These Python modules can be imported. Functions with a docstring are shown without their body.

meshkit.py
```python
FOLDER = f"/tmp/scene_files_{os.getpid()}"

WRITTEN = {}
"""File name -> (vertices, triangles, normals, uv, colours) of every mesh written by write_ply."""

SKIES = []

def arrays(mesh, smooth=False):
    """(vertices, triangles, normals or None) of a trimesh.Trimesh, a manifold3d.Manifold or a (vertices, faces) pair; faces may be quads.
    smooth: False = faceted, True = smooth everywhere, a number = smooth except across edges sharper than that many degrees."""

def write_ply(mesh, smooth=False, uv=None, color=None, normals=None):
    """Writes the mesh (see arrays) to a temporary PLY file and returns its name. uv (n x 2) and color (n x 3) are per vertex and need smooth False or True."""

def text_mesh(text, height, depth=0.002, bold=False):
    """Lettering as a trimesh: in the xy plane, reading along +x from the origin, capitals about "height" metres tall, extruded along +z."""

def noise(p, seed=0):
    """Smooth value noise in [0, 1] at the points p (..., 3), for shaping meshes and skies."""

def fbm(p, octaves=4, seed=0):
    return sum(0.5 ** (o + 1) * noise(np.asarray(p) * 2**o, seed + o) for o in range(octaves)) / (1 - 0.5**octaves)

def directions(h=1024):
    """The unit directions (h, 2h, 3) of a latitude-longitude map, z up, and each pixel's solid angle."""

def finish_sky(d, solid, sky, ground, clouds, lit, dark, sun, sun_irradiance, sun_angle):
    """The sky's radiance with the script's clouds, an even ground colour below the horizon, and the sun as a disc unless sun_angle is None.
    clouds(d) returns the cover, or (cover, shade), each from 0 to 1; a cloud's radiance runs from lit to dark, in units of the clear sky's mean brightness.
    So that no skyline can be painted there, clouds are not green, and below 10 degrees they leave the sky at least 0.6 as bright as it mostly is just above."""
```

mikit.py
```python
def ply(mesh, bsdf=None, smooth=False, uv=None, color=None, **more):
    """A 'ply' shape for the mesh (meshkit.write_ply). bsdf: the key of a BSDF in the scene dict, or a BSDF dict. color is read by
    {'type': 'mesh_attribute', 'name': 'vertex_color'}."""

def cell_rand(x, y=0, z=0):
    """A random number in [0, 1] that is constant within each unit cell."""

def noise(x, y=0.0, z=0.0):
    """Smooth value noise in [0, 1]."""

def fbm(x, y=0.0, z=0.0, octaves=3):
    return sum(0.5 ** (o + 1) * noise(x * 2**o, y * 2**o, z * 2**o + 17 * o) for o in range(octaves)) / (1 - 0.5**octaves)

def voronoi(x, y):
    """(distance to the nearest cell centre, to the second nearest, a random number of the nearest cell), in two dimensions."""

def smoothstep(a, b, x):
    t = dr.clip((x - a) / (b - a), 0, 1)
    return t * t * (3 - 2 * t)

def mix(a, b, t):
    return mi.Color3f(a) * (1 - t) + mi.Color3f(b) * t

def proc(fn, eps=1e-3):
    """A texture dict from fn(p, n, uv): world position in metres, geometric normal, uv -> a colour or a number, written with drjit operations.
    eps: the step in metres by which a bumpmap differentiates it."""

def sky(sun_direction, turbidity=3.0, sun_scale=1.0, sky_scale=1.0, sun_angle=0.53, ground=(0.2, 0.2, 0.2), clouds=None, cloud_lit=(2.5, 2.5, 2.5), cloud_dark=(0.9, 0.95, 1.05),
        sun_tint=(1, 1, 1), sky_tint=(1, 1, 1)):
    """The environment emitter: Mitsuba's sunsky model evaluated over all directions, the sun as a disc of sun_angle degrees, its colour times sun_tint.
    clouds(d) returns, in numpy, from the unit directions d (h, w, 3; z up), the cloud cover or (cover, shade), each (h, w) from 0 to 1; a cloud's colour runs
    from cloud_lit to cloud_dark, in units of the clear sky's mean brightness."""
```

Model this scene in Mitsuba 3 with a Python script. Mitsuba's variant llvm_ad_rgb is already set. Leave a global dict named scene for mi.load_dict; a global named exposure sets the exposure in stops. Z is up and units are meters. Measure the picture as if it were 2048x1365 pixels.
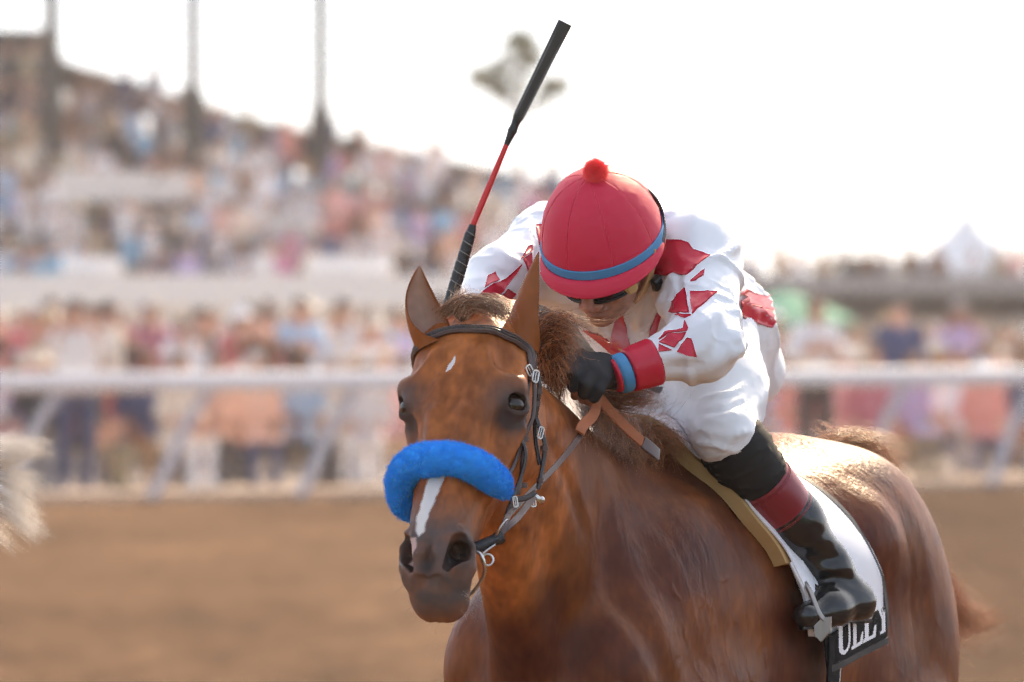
import math, numpy as np, trimesh, mitsuba as mi, drjit as dr, mikit, meshkit
from scipy.interpolate import PchipInterpolator, CubicSpline
from scipy.spatial import cKDTree
import shapely

T = mi.ScalarTransform4f
scene, labels = {}, {}

# ------------------------------------------------------------------ camera, sky, exposure
CAM_Z, FOCAL = 1.8, 11700.0                     # eye height (m); focal length in pixels of a 2048 wide picture
TILT = math.atan((682.5 - 600.0) / FOCAL)
CAM = np.array([0, 0, CAM_Z])
FWD = np.array([0, math.cos(TILT), -math.sin(TILT)])
scene['camera'] = {'type': 'thinlens', 'fov': 2 * math.degrees(math.atan(1024 / FOCAL)), 'fov_axis': 'x',
                   'aperture_radius': 0.0215, 'focus_distance': 10.45, 'near_clip': 0.5, 'far_clip': 3000.0,
                   'to_world': T().look_at(origin=CAM.tolist(), target=(CAM + FWD).tolist(), up=[0, 0, 1])}
SUN = np.array([0.30, 0.80, 0.62]) / np.linalg.norm([0.30, 0.80, 0.62])
scene['sky'] = mikit.sky(SUN, turbidity=3, sun_scale=0.9, sun_angle=2.0, sun_tint=(1.0, 0.95, 0.88), sky_tint=(1.0, 1.0, 1.03),
                         clouds=lambda d: (.30 + .65 * np.exp(-((1 - d @ SUN) / .30) ** 2), 0.0), cloud_lit=(3.55, 3.5, 3.6))
exposure = 2.62

# ------------------------------------------------------------------ helpers
F32 = np.float32
def at(px, py, d):
    """The point at distance d (along the view axis) that the photograph shows at px, py: for measuring the place."""
    x = (px - 1024.0) / FOCAL * d
    v = -(py - 682.5) / FOCAL * d
    return np.array([x, d * math.cos(TILT) + v * math.sin(TILT), CAM_Z - d * math.sin(TILT) + v * math.cos(TILT)])

def A(*rows): return np.array([at(*r) for r in rows])
def unit(v): v = np.asarray(v, float); return v / (np.linalg.norm(v, axis=-1, keepdims=True) + 1e-12)
def pch(xs, ys): return PchipInterpolator(xs, ys, extrapolate=True)
def sm(a, b, x): t = np.clip((x - a) / (b - a), 0, 1); return t * t * (3 - 2 * t)
def smin(a, b, k): h = np.clip(0.5 + 0.5 * (b - a) / k, 0, 1); return b + (a - b) * h - k * h * (1 - h)
def smax(a, b, k): return -smin(-a, -b, k)
def cone(p, a, b, ra, rb):
    """round cone between two spheres (distance, approximately)"""
    a, b = np.asarray(a, F32), np.asarray(b, F32)
    ab = b - a
    t = np.clip((p - a) @ ab / (ab @ ab), 0, 1)
    return np.linalg.norm(p - a - t[:, None] * ab, axis=1) - (ra + (rb - ra) * t).astype(F32)
def ell(p, c, r, R=None):
    q = p - np.asarray(c, F32)
    if R is not None: q = q @ np.asarray(R, F32)          # columns of R: the axes
    r = np.asarray(r, F32)
    k0 = np.linalg.norm(q / r, axis=1); k1 = np.linalg.norm(q / (r * r), axis=1)
    return k0 * (k0 - 1) / np.maximum(k1, 1e-6)
def frame(x, z):
    x = unit(x); y = unit(np.cross(z, x)); return np.stack([x, y, np.cross(x, y)], 1)
def near(p, c, r): return np.linalg.norm(p - np.asarray(c, F32), axis=1) < r
def part(d, p, c, r, fn):
    """apply fn(d, p) only where p lies within r of c"""
    m = near(p, c, r)
    if m.any(): d[m] = fn(d[m], p[m])
    return d

def grad(f, p, e=0.0012):
    k = np.array([[1, -1, -1], [-1, -1, 1], [-1, 1, -1], [1, 1, 1]], F32)
    g = 0
    for v in k: g = g + v * f(p + v * F32(e))[:, None]
    return g / (4 * e)

def nets(f, axes, newton=2, margin=1.5):
    """surface nets of f over the (uneven) grid given by three coordinate arrays; returns (vertices, triangles, normals)"""
    B = 4
    ax = []
    for a in axes:
        a = np.asarray(a, F32); n = -(-(len(a) - 1) // B) * B
        st = a[-1] - a[-2]
        ax.append(np.concatenate([a, a[-1] + st * np.arange(1, n + 2 - len(a), dtype=F32)]))
    n = [len(a) - 1 for a in ax]; nb = [k // B for k in n]
    cs = [(a[0:-1:B] + a[B::B]) / 2 for a in ax]; hs = [(a[B::B] - a[0:-1:B]) / 2 for a in ax]
    C = np.stack(np.meshgrid(*cs, indexing='ij'), -1).reshape(-1, 3); H = np.stack(np.meshgrid(*hs, indexing='ij'), -1).reshape(-1, 3)
    db = np.concatenate([f(C[i:i + 400000]) for i in range(0, len(C), 400000)])
    act = (np.abs(db) < margin * np.linalg.norm(H, axis=1)).reshape(nb)
    ap = act.copy()
    for k in range(3):
        s = [slice(None)] * 3; t = [slice(None)] * 3; s[k] = slice(1, None); t[k] = slice(None, -1)
        ap[tuple(s)] |= ap.copy()[tuple(t)]
    V = np.where(db < 0, F32(-9), F32(9)).reshape(nb)
    V = np.repeat(np.repeat(np.repeat(V, B, 0), B, 1), B, 2)
    V = np.pad(V, ((0, 1),) * 3, mode='edge')
    bi = np.argwhere(ap)
    o = np.stack(np.meshgrid(*[np.arange(B)] * 3, indexing='ij'), -1).reshape(-1, 3)
    idx = (bi[:, None] * B + o[None]).reshape(-1, 3)
    P = np.stack([ax[k][idx[:, k]] for k in range(3)], 1)
    V[idx[:, 0], idx[:, 1], idx[:, 2]] = np.concatenate([f(P[i:i + 400000]) for i in range(0, len(P), 400000)])
    S = V < 0
    cnt = np.zeros(n, np.int8)
    for c in np.ndindex(2, 2, 2):
        cnt += S[c[0]:c[0] + n[0], c[1]:c[1] + n[1], c[2]:c[2] + n[2]]
    cell = np.argwhere((cnt > 0) & (cnt < 8))
    ids = np.full(n, -1, np.int32); ids[cell[:, 0], cell[:, 1], cell[:, 2]] = np.arange(len(cell))
    acc = np.zeros((len(cell), 3)); w = np.zeros(len(cell))
    cn = list(np.ndindex(2, 2, 2))
    X = lambda c: np.stack([ax[k][cell[:, k] + c[k]] for k in range(3)], 1)
    for i, c in enumerate(cn):
        for k in range(3):
            if c[k] == 0:
                e = list(c); e[k] = 1
                va = V[tuple((cell + c).T)]; vb = V[tuple((cell + e).T)]
                m = (va < 0) != (vb < 0)
                t = np.where(m, va / np.where(m, va - vb, 1), 0)
                t = np.clip(t, 0, 1)
                acc += np.where(m[:, None], X(c) * (1 - t)[:, None] + X(e) * t[:, None], 0); w += m
    v = (acc / w[:, None]).astype(F32)
    quads = []
    for k in range(3):
        u, q = (k + 1) % 3, (k + 2) % 3
        s = [slice(1, n[0]), slice(1, n[1]), slice(1, n[2])]; s[k] = slice(0, n[k])
        s2 = list(s); s2[k] = slice(1, n[k] + 1)
        a, b = S[tuple(s)], S[tuple(s2)]
        off = np.array([1, 1, 1]); off[k] = 0
        for flip in (False, True):
            g = np.argwhere((a & ~b) if not flip else (~a & b)) + off
            if not len(g): continue
            du = np.zeros(3, int); du[u] = 1; dq = np.zeros(3, int); dq[q] = 1
            i = [ids[tuple((g - x).T)] for x in (du + dq, dq, du * 0, du)]
            Q = np.stack(i, 1)
            quads.append(Q[:, ::-1] if flip else Q)
    Q = np.vstack(quads); Q = Q[(Q >= 0).all(1)]
    for it in range(newton):
        d = f(v); g = grad(f, v)
        gg = np.maximum((g * g).sum(1), 0.05)
        stp = d / gg
        v = v - np.clip(stp, -0.01, 0.01)[:, None] * g
    nrm = unit(grad(f, v))
    tri = np.vstack([Q[:, [0, 1, 2]], Q[:, [0, 2, 3]]])
    return v, tri, nrm

def grid(lo, hi, h): return [np.arange(l, u + h, h, dtype=F32) for l, u in zip(lo, hi)]
def uneven(*runs):
    """coordinate array from runs (start, end, step), end to end"""
    out = []
    for s, e, h in runs:
        n = max(1, round((e - s) / h)); out.append(s + (e - s) * np.arange(n) / n)
    return np.concatenate(out + [[runs[-1][1]]]).astype(F32)

def ply(v, f, bsdf, nrm=None, color=None, uv=None, smooth=True):
    path = meshkit.write_ply((v, f), False if nrm is not None else smooth, uv, color, normals=nrm)
    return {'type': 'ply', 'filename': path, 'face_normals': meshkit.WRITTEN[path][2] is None, 'bsdf': {'type': 'ref', 'id': bsdf}}

taken = {}
def key_for(name):
    k = taken.get(name, 0); taken[name] = k + 1
    return name if k == 0 else f'{name}_{k:03d}'
def thing(name, label=None, cat=None, group=None, kind=None):
    k = key_for(name)
    d = {}
    if label: d['label'] = label
    if cat: d['category'] = cat
    if group: d['group'] = group
    if kind: d['kind'] = kind
    labels[k] = d
    return k
def put(parent, name, shape, label=None, kind=None):
    """adds one part under a thing or part and returns its key"""
    k = key_for(f'{parent}__{name}')
    if shape is None or len(meshkit.WRITTEN[shape['filename']][1]): scene[k] = shape
    if label or kind: labels[k] = {a: b for a, b in (('label', label), ('kind', kind)) if b}
    return k

def spline(pts, n=40):
    pts = np.asarray(pts, float)
    if len(pts) == 2: return pts[0] + (pts[1] - pts[0]) * np.linspace(0, 1, n)[:, None]
    s = np.concatenate([[0], np.cumsum(np.linalg.norm(np.diff(pts, axis=0), axis=1))]); s /= s[-1]
    return CubicSpline(s, pts)(np.linspace(0, 1, n)) if len(pts) > 3 else PchipInterpolator(s, pts)(np.linspace(0, 1, n))

def sweep(path, prof, up=None, scale=None, closed_ends=True):
    """sweeps a closed profile (m x 2: along side, along up) along path; up: one vector, or one per point. Returns (v, f)."""
    p = np.asarray(path, float); n = len(p); m = len(prof)
    t = unit(np.gradient(p, axis=0))
    if up is None:
        u = np.zeros_like(p); a = np.cross(t[0], [0.3, 0.2, 0.9]); u[0] = unit(a)
        for i in range(1, n): u[i] = unit(u[i - 1] - (u[i - 1] @ t[i]) * t[i])
    else:
        u = np.broadcast_to(np.asarray(up, float), p.shape); u = unit(u - (u * t).sum(1, keepdims=True) * t)
    s = np.cross(t, u)
    sc = np.ones(n) if scale is None else np.asarray(scale, float)
    prof = np.asarray(prof, float)
    v = p[:, None] + (s[:, None] * prof[None, :, :1] + u[:, None] * prof[None, :, 1:]) * sc[:, None, None]
    i, j = np.meshgrid(np.arange(n - 1), np.arange(m), indexing='ij')
    q = np.stack([i * m + j, i * m + (j + 1) % m, (i + 1) * m + (j + 1) % m, (i + 1) * m + j], -1).reshape(-1, 4)
    V = v.reshape(-1, 3); F = np.vstack([q[:, [0, 1, 2]], q[:, [0, 2, 3]]])
    if closed_ends:
        c0, c1 = len(V), len(V) + 1
        V = np.vstack([V, p[:1], p[-1:]]); k = np.arange(m)
        F = np.vstack([F, np.stack([np.full(m, c0), (k + 1) % m, k], 1), np.stack([np.full(m, c1), (n - 1) * m + k, (n - 1) * m + (k + 1) % m], 1)])
    return V, F
def circ(r, m=10): a = np.arange(m) * 2 * np.pi / m; return np.stack([np.cos(a), np.sin(a)], 1) * r
def rrect(w, h, r=None, m=3):
    """rounded rectangle profile, w along the side and h along up"""
    r = min(w, h) * 0.35 if r is None else r
    a = np.linspace(0, np.pi / 2, m); out = []
    for k, (sx, sy) in enumerate(((1, 1), (-1, 1), (-1, -1), (1, -1))):
        th = a + k * np.pi / 2
        out += [(sx * (w / 2 - r) + r * np.cos(x), sy * (h / 2 - r) + r * np.sin(x)) for x in th]
    return np.array(out)
def tube(pts, r, m=10, n=40, scale=None): return sweep(spline(pts, n), circ(r, m), scale=scale)
def join(meshes):
    V, Fs, k = [], [], 0
    for v, f in meshes: V.append(np.asarray(v, float)); Fs.append(np.asarray(f) + k); k += len(v)
    return np.vstack(V), np.vstack(Fs)
def tri_of(m): return np.array(m.vertices), np.array(m.faces)
def ball(c, r, sub=3):
    m = trimesh.creation.icosphere(subdivisions=sub); return np.array(m.vertices) * np.asarray(r) + c, np.array(m.faces)
def block(c, size, R=None, bev=0.0):
    """a box, its edges chamfered by bev"""
    s = np.asarray(size, float) / 2
    if bev > 0:
        pts = []
        for k in range(3):
            e = s - bev; e[k] = s[k]
            pts += [np.array([x, y, z]) * e for x in (-1, 1) for y in (-1, 1) for z in (-1, 1)]
        m = trimesh.convex.convex_hull(np.array(pts)); v, f = tri_of(m)
    else:
        v, f = tri_of(trimesh.creation.box(extents=s * 2))
    return (v if R is None else v @ np.asarray(R).T) + c, f
def strands(roots, paths_fn, r0, r1, seg, rng):
    """hair: for each root index i, paths_fn(i) gives (seg+1, 3) points; three-sided tapering tubes in one mesh"""
    P = np.stack([paths_fn(i) for i in range(roots)])                     # n, s, 3
    return strand_mesh(P, r0, r1)
def strand_mesh(P, r0, r1, taper=1.0):
    P = np.asarray(P, float); n, s, _ = P.shape
    t = unit(np.gradient(P, axis=1))
    a = unit(np.cross(t, np.array([0.31, 0.17, 0.93]))); b = np.cross(t, a)
    r0 = np.broadcast_to(np.asarray(r0, float), (n,)); 
    rad = r0[:, None] * (1 - np.linspace(0, 1, s)[None] ** 1.6 * (1 - r1 / r0[:, None]))
    ang = np.arange(3) * 2 * np.pi / 3
    v = P[:, :, None] + rad[:, :, None, None] * (np.cos(ang)[:, None] * a[:, :, None] + np.sin(ang)[:, None] * b[:, :, None])
    k = np.arange(n)[:, None, None] * (s * 3); i = np.arange(s - 1)[None, :, None] * 3; j = np.arange(3)[None, None]
    q = np.stack([k + i + j, k + i + (j + 1) % 3, k + i + 3 + (j + 1) % 3, k + i + 3 + j], -1).reshape(-1, 4)
    return v.reshape(-1, 3), np.vstack([q[:, [0, 1, 2]], q[:, [0, 2, 3]]])
def fbm(p, o=4, seed=0): return meshkit.fbm(p, o, seed) - 0.5

# ------------------------------------------------------------------ materials
def plain(name, col, rough=0.6, **k):
    scene[name] = {'type': 'twosided', 'bsdf': {'type': 'principled', 'base_color': {'type': 'rgb', 'value': list(col)}, 'roughness': rough, **k}}
    return name
def vcol(name, rough=0.6, **k):
    scene[name] = {'type': 'twosided', 'bsdf': {'type': 'principled', 'base_color': {'type': 'mesh_attribute', 'name': 'vertex_color'}, 'roughness': rough, **k}}
    return name
def bumped(name, fn, depth, eps=1e-3):
    """puts a bump map (height fn in metres of relief times depth) over the named material"""
    inner = scene[name]['bsdf']
    scene[name] = {'type': 'twosided', 'bsdf': {'type': 'bumpmap', 'bump': mikit.proc(fn, eps), 'scale': depth, 'bsdf': inner}}
    return name
# ------------------------------------------------------------------ the horse's two frames
WITH = np.array([0.237, 10.85, 0.0])
BF, BL = np.array([-0.438, -0.899, 0]), np.array([0.899, -0.438, 0])      # forward, left
BM = np.stack([BF, BL, [0, 0, 1]], 1)
def body(a, b, c): return WITH + BF * a + BL * b + np.array([0, 0, c])
def to_body(p): return ((np.asarray(p) - WITH.astype(F32)) @ BM.astype(F32))
YAW, PIT, ROL = math.radians(19), math.radians(32), math.radians(2.0)
HFW = np.array([-math.sin(YAW), -math.cos(YAW), 0])
HX = np.array([math.cos(YAW), -math.sin(YAW), 0])
HY = math.sin(PIT) * HFW - math.cos(PIT) * np.array([0, 0, 1])
HZ = math.cos(PIT) * HFW + math.sin(PIT) * np.array([0, 0, 1])
_c, _s = math.cos(ROL), math.sin(ROL)                                     # the muzzle swings a little towards the picture's right
HM = np.array([[_c, 0, -_s], [0, 1, 0], [_s, 0, _c]]) @ np.stack([HX, HY, HZ], 1)
EYE_L = np.array([0.088, 0.196, -0.042])                                  # the left eye's centre, head frame
HO = at(1022, 813, 10.0) - HM @ EYE_L
SHORT = 0.90                                                              # the face below the eyes
def head(x, y, z): return HO + HM @ np.array([x, y if y < .2 else .2 + (y - .2) * SHORT, z], float)
def to_head(p):
    q = (np.asarray(p) - HO.astype(F32)) @ HM.astype(F32)
    q[:, 1] = np.where(q[:, 1] < .2, q[:, 1], .2 + (q[:, 1] - .2) / F32(SHORT))
    return q

TABLES = {}
def slab(name, t, x, y, ts, cy, ru, rd, rs, n=2.0):
    """a body of sections across a straight axis: t along it, x sideways, y up; centre height, radii up, down, sideways and superellipse power per station"""
    if name not in TABLES:
        o = np.argsort(ts); ts = np.asarray(ts, float)[o]; tt = np.linspace(ts[0], ts[-1], 240)
        TABLES[name] = [tt] + [PchipInterpolator(ts, np.broadcast_to(np.asarray(a, float), o.shape)[o])(tt) for a in (cy, ru, rd, rs, n)]
    tt, cy, ru, rd, rs, n = TABLES[name]
    I = lambda a: np.interp(t, tt, a).astype(F32)
    y = y - I(cy); x = np.abs(x)
    ry = np.where(y > 0, I(ru), I(rd)); rx = I(rs); N = I(n); y = np.abs(y)
    rho = np.sqrt(x * x + y * y) + 1e-6
    rn = ((x / rx) ** N + (y / ry) ** N) ** (1 / N) + 1e-9
    d = np.where(rn < .05, -np.minimum(rx, ry), rho - rho / rn)
    over = np.maximum(np.maximum(tt[0] - t, t - tt[-1]), 0).astype(F32)
    return np.where(over > 0, np.sqrt(np.maximum(d, 0) ** 2 + over ** 2), d)

class Ridge:
    """soft ridges (h > 0) or furrows (h < 0) along lines on the skin"""
    def __init__(self): self.pts, self.h, self.w = [], [], []
    def add(self, line, h, w, n=60, fade=True):
        q = spline(line, n); self.pts.append(q)
        f = np.sin(np.linspace(0.12, np.pi - 0.12, n)) ** 0.7 if fade else np.ones(n)
        self.h.append(h * f); self.w.append(np.full(n, w))
    def done(self):
        self.each = [(cKDTree(q), h, w[0]) for q, h, w in zip(self.pts, self.h, self.w)]
        self.boxes = [(q.min(0) - 3 * w[0], q.max(0) + 3 * w[0]) for q, w in zip(self.pts, self.w)]
        return self
    def __call__(self, p):
        out = np.zeros(len(p), F32)
        for (tree, h, w), (lo, hi) in zip(self.each, self.boxes):
            m = ((p > lo) & (p < hi)).all(1)
            if m.any():
                d, i = tree.query(p[m], workers=-1 if m.sum() > 20000 else 1)
                out[m] += (h[i] * np.exp(-(d / w) ** 2)).astype(F32)
        return out

# ------------------------------------------------------------------ head (head frame: x to the horse's left, y down the nose, z out of the face)
SK_Y = np.array([-.07, -.03, .02, .07, .12, .17, .22, .28, .34, .40, .46, .51, .55, .585, .61])
SK_TOP = [-.118, -.078, -.030, .003, .017, .017, .013, .006, .001, -.001, -.002, -.008, -.024, -.052, -.082]
SK_W = [.040, .058, .070, .082, .088, .089, .083, .070, .060, .053, .049, .047, .046, .042, .020]
SK_D = [.030, .060, .080, .095, .100, .100, .100, .095, .085, .075, .068, .065, .062, .055, .025]
JW_Y = np.array([.02, .07, .12, .17, .22, .27, .33, .39, .45, .50, .54, .575])
JW_BOT = [-.150, -.215, -.250, -.262, -.255, -.232, -.196, -.168, -.148, -.138, -.136, -.118]
JW_W = [.044, .068, .080, .083, .080, .071, .056, .049, .044, .041, .040, .028]
FX = np.array([1.0, 1, 1])
def head_field(q):
    """the head without its ears, in the head frame"""
    q = q.astype(F32); x = np.abs(q[:, 0]); h = np.stack([x, q[:, 1], q[:, 2]], 1)
    top = np.array(SK_TOP); dep = np.array(SK_D)
    d = slab('skull', q[:, 1], q[:, 0], q[:, 2], SK_Y, top - dep * 0.62, dep * 0.62, dep * 0.75, SK_W, [2.0, 2.1, 2.3, 2.6, 2.7, 2.6, 2.5, 2.4, 2.3, 2.2, 2.2, 2.2, 2.2, 2.1, 2])
    bot = np.array(JW_BOT)
    j = slab('jaw', q[:, 1], q[:, 0], q[:, 2], JW_Y, bot + 0.075, [.06, .09, .11, .12, .12, .12, .10, .085, .075, .07, .065, .05], .075, JW_W, 2.2)
    d = smin(d, j, 0.035)
    d = smin(d, ell(h, (.066, .170, -.165), (.030, .090, .080)), 0.03)            # cheek muscle
    d = smin(d, cone(h, (.094, .225, -.075), (.062, .375, -.070), .016, .008), 0.022)  # facial crest
    d = smin(d, cone(h, (.030, .24, .000), (.024, .48, -.006), .014, .010), 0.02)  # edges of the nasal bones
    # orbit: brow arch, rim, bridge to the ear
    d = smin(d, ell(h, (.078, .190, -.036), (.036, .052, .040)), 0.025)
    d = smin(d, cone(h, (.050, .120, .006), (.094, .165, -.018), .014, .016), 0.018)
    d = smin(d, cone(h, (.098, .168, -.030), (.082, .075, -.075), .013, .013), 0.02)
    d = smax(d, -ell(h, (.080, .110, -.004), (.022, .034, .020)), 0.032)           # hollow above the eye
    d = smax(d, -ell(h, (.098, .290, -.028), (.026, .085, .020)), 0.03)            # flat below the eye
    # muzzle
    d = smin(d, ell(q, (0, .566, -.072), (.038, .046, .050)), 0.035)
    d = smax(d, -ell(q, (0, .572, -.006), (.013, .046, .013)), 0.034)
    d = smin(d, ell(h, (.017, .594, -.084), (.026, .028, .032)), 0.025)             # upper lip
    d = smin(d, ell(q, (0, .572, -.128), (.032, .034, .026)), 0.012)               # lower lip and chin
    d = smax(d, -cone(h, (.010, .618, -.112), (.058, .545, -.116), .0035, .0035), 0.006)  # mouth
    # nostril: flared wing, rim and hollow
    d = smin(d, ell(h, (.037, .528, -.044), (.024, .044, .034)), 0.022)
    P = [(.016, .566, -.024), (.014, .535, -.005), (.028, .500, .003), (.050, .484, -.010), (.066, .500, -.036), (.065, .540, -.058), (.050, .570, -.058), (.028, .580, -.046)]
    P = [tuple(np.array([.039, .534, -.030]) + .86 * (np.array(v_) - [.042, .535, -.030])) for v_ in P]; rim = None
    for a, b in zip(P, P[1:] + P[:1]): c = cone(h, a, b, .0050, .0050); rim = c if rim is None else smin(rim, c, .008)
    d = smin(d, rim, 0.020)
    d = smax(d, -cone(h, (.050, .512, -.018), (.026, .556, -.026), .0205, .0125), 0.010)
    d = smax(d, -cone(h, (.044, .520, -.030), (.024, .485, -.070), .0175, .015), 0.010)
    # eye: socket, lids
    e = EYE_L.astype(F32); o = unit(np.array([.66, .06, .75])); fr = frame([0.05, 1, -0.12], o)   # columns: along the face, up, out
    fr = np.stack([unit(np.cross(np.cross(o, [0, 1, 0]), o)), unit(np.cross(o, [0, 1, 0])), o], 1)
    lids = []
    for k in range(14):
        a = k * 2 * np.pi / 14
        lids.append(e + fr @ np.array([.0178 * math.cos(a), .0252 * math.sin(a), .0132 - .004 * math.sin(a) ** 2]))
    m = np.linalg.norm(h - e, axis=1) < .06
    if m.any():
        hm = h[m]; dm = d[m]
        dm = smin(dm, ell(hm, e + o * .002, (.024, .024, .024)), .012)
        lid = np.full(len(hm), 9, F32)
        for a, b in zip(lids, lids[1:] + lids[:1]): lid = smin(lid, cone(hm, a, b, .0048, .0048), .003)
        dm = smin(dm, lid, .006)
        up = -fr[:, 0]
        fold = [e + fr @ np.array([-.028 + .006 * abs(t), .019 * t, .012 - .006 * abs(t)]) for t in (-1.2, -.6, 0, .6, 1.2)]
        for a, b in zip(fold, fold[1:]): dm = smin(dm, cone(hm, a, b, .0055, .0055), .005)
        opening = ell(hm, e + o * .020, (.0148, .0222, .018), fr)
        dm = smax(dm, -opening, .002)
        d[m] = dm
    return d

# ------------------------------------------------------------------ body (body frame: a forward, b left, c up)
TA = np.array([.50, .42, .28, .12, 0, -.16, -.34, -.50, -.64, -.78, -.90, -1.00, -1.06])
TT = np.array([1.20, 1.33, 1.43, 1.49, 1.50, 1.495, 1.495, 1.525, 1.54, 1.51, 1.435, 1.32, 1.18])
TB = np.array([1.00, .92, .86, .84, .83, .82, .84, .88, .92, .95, 1.00, 1.05, 1.12])
TW = [.05, .13, .195, .230, .245, .262, .275, .262, .250, .240, .205, .14, .05]
NECK_0 = np.array([.27, 0, 1.28], F32)
_t = unit([.62, 0, .505]); NECK_M = np.stack([_t, [0, 1, 0], np.cross(_t, [0, 1, 0])], 1).astype(F32)   # along, left, dorsal
NECK_M[:, 2] *= np.sign(NECK_M[2, 2])
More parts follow.
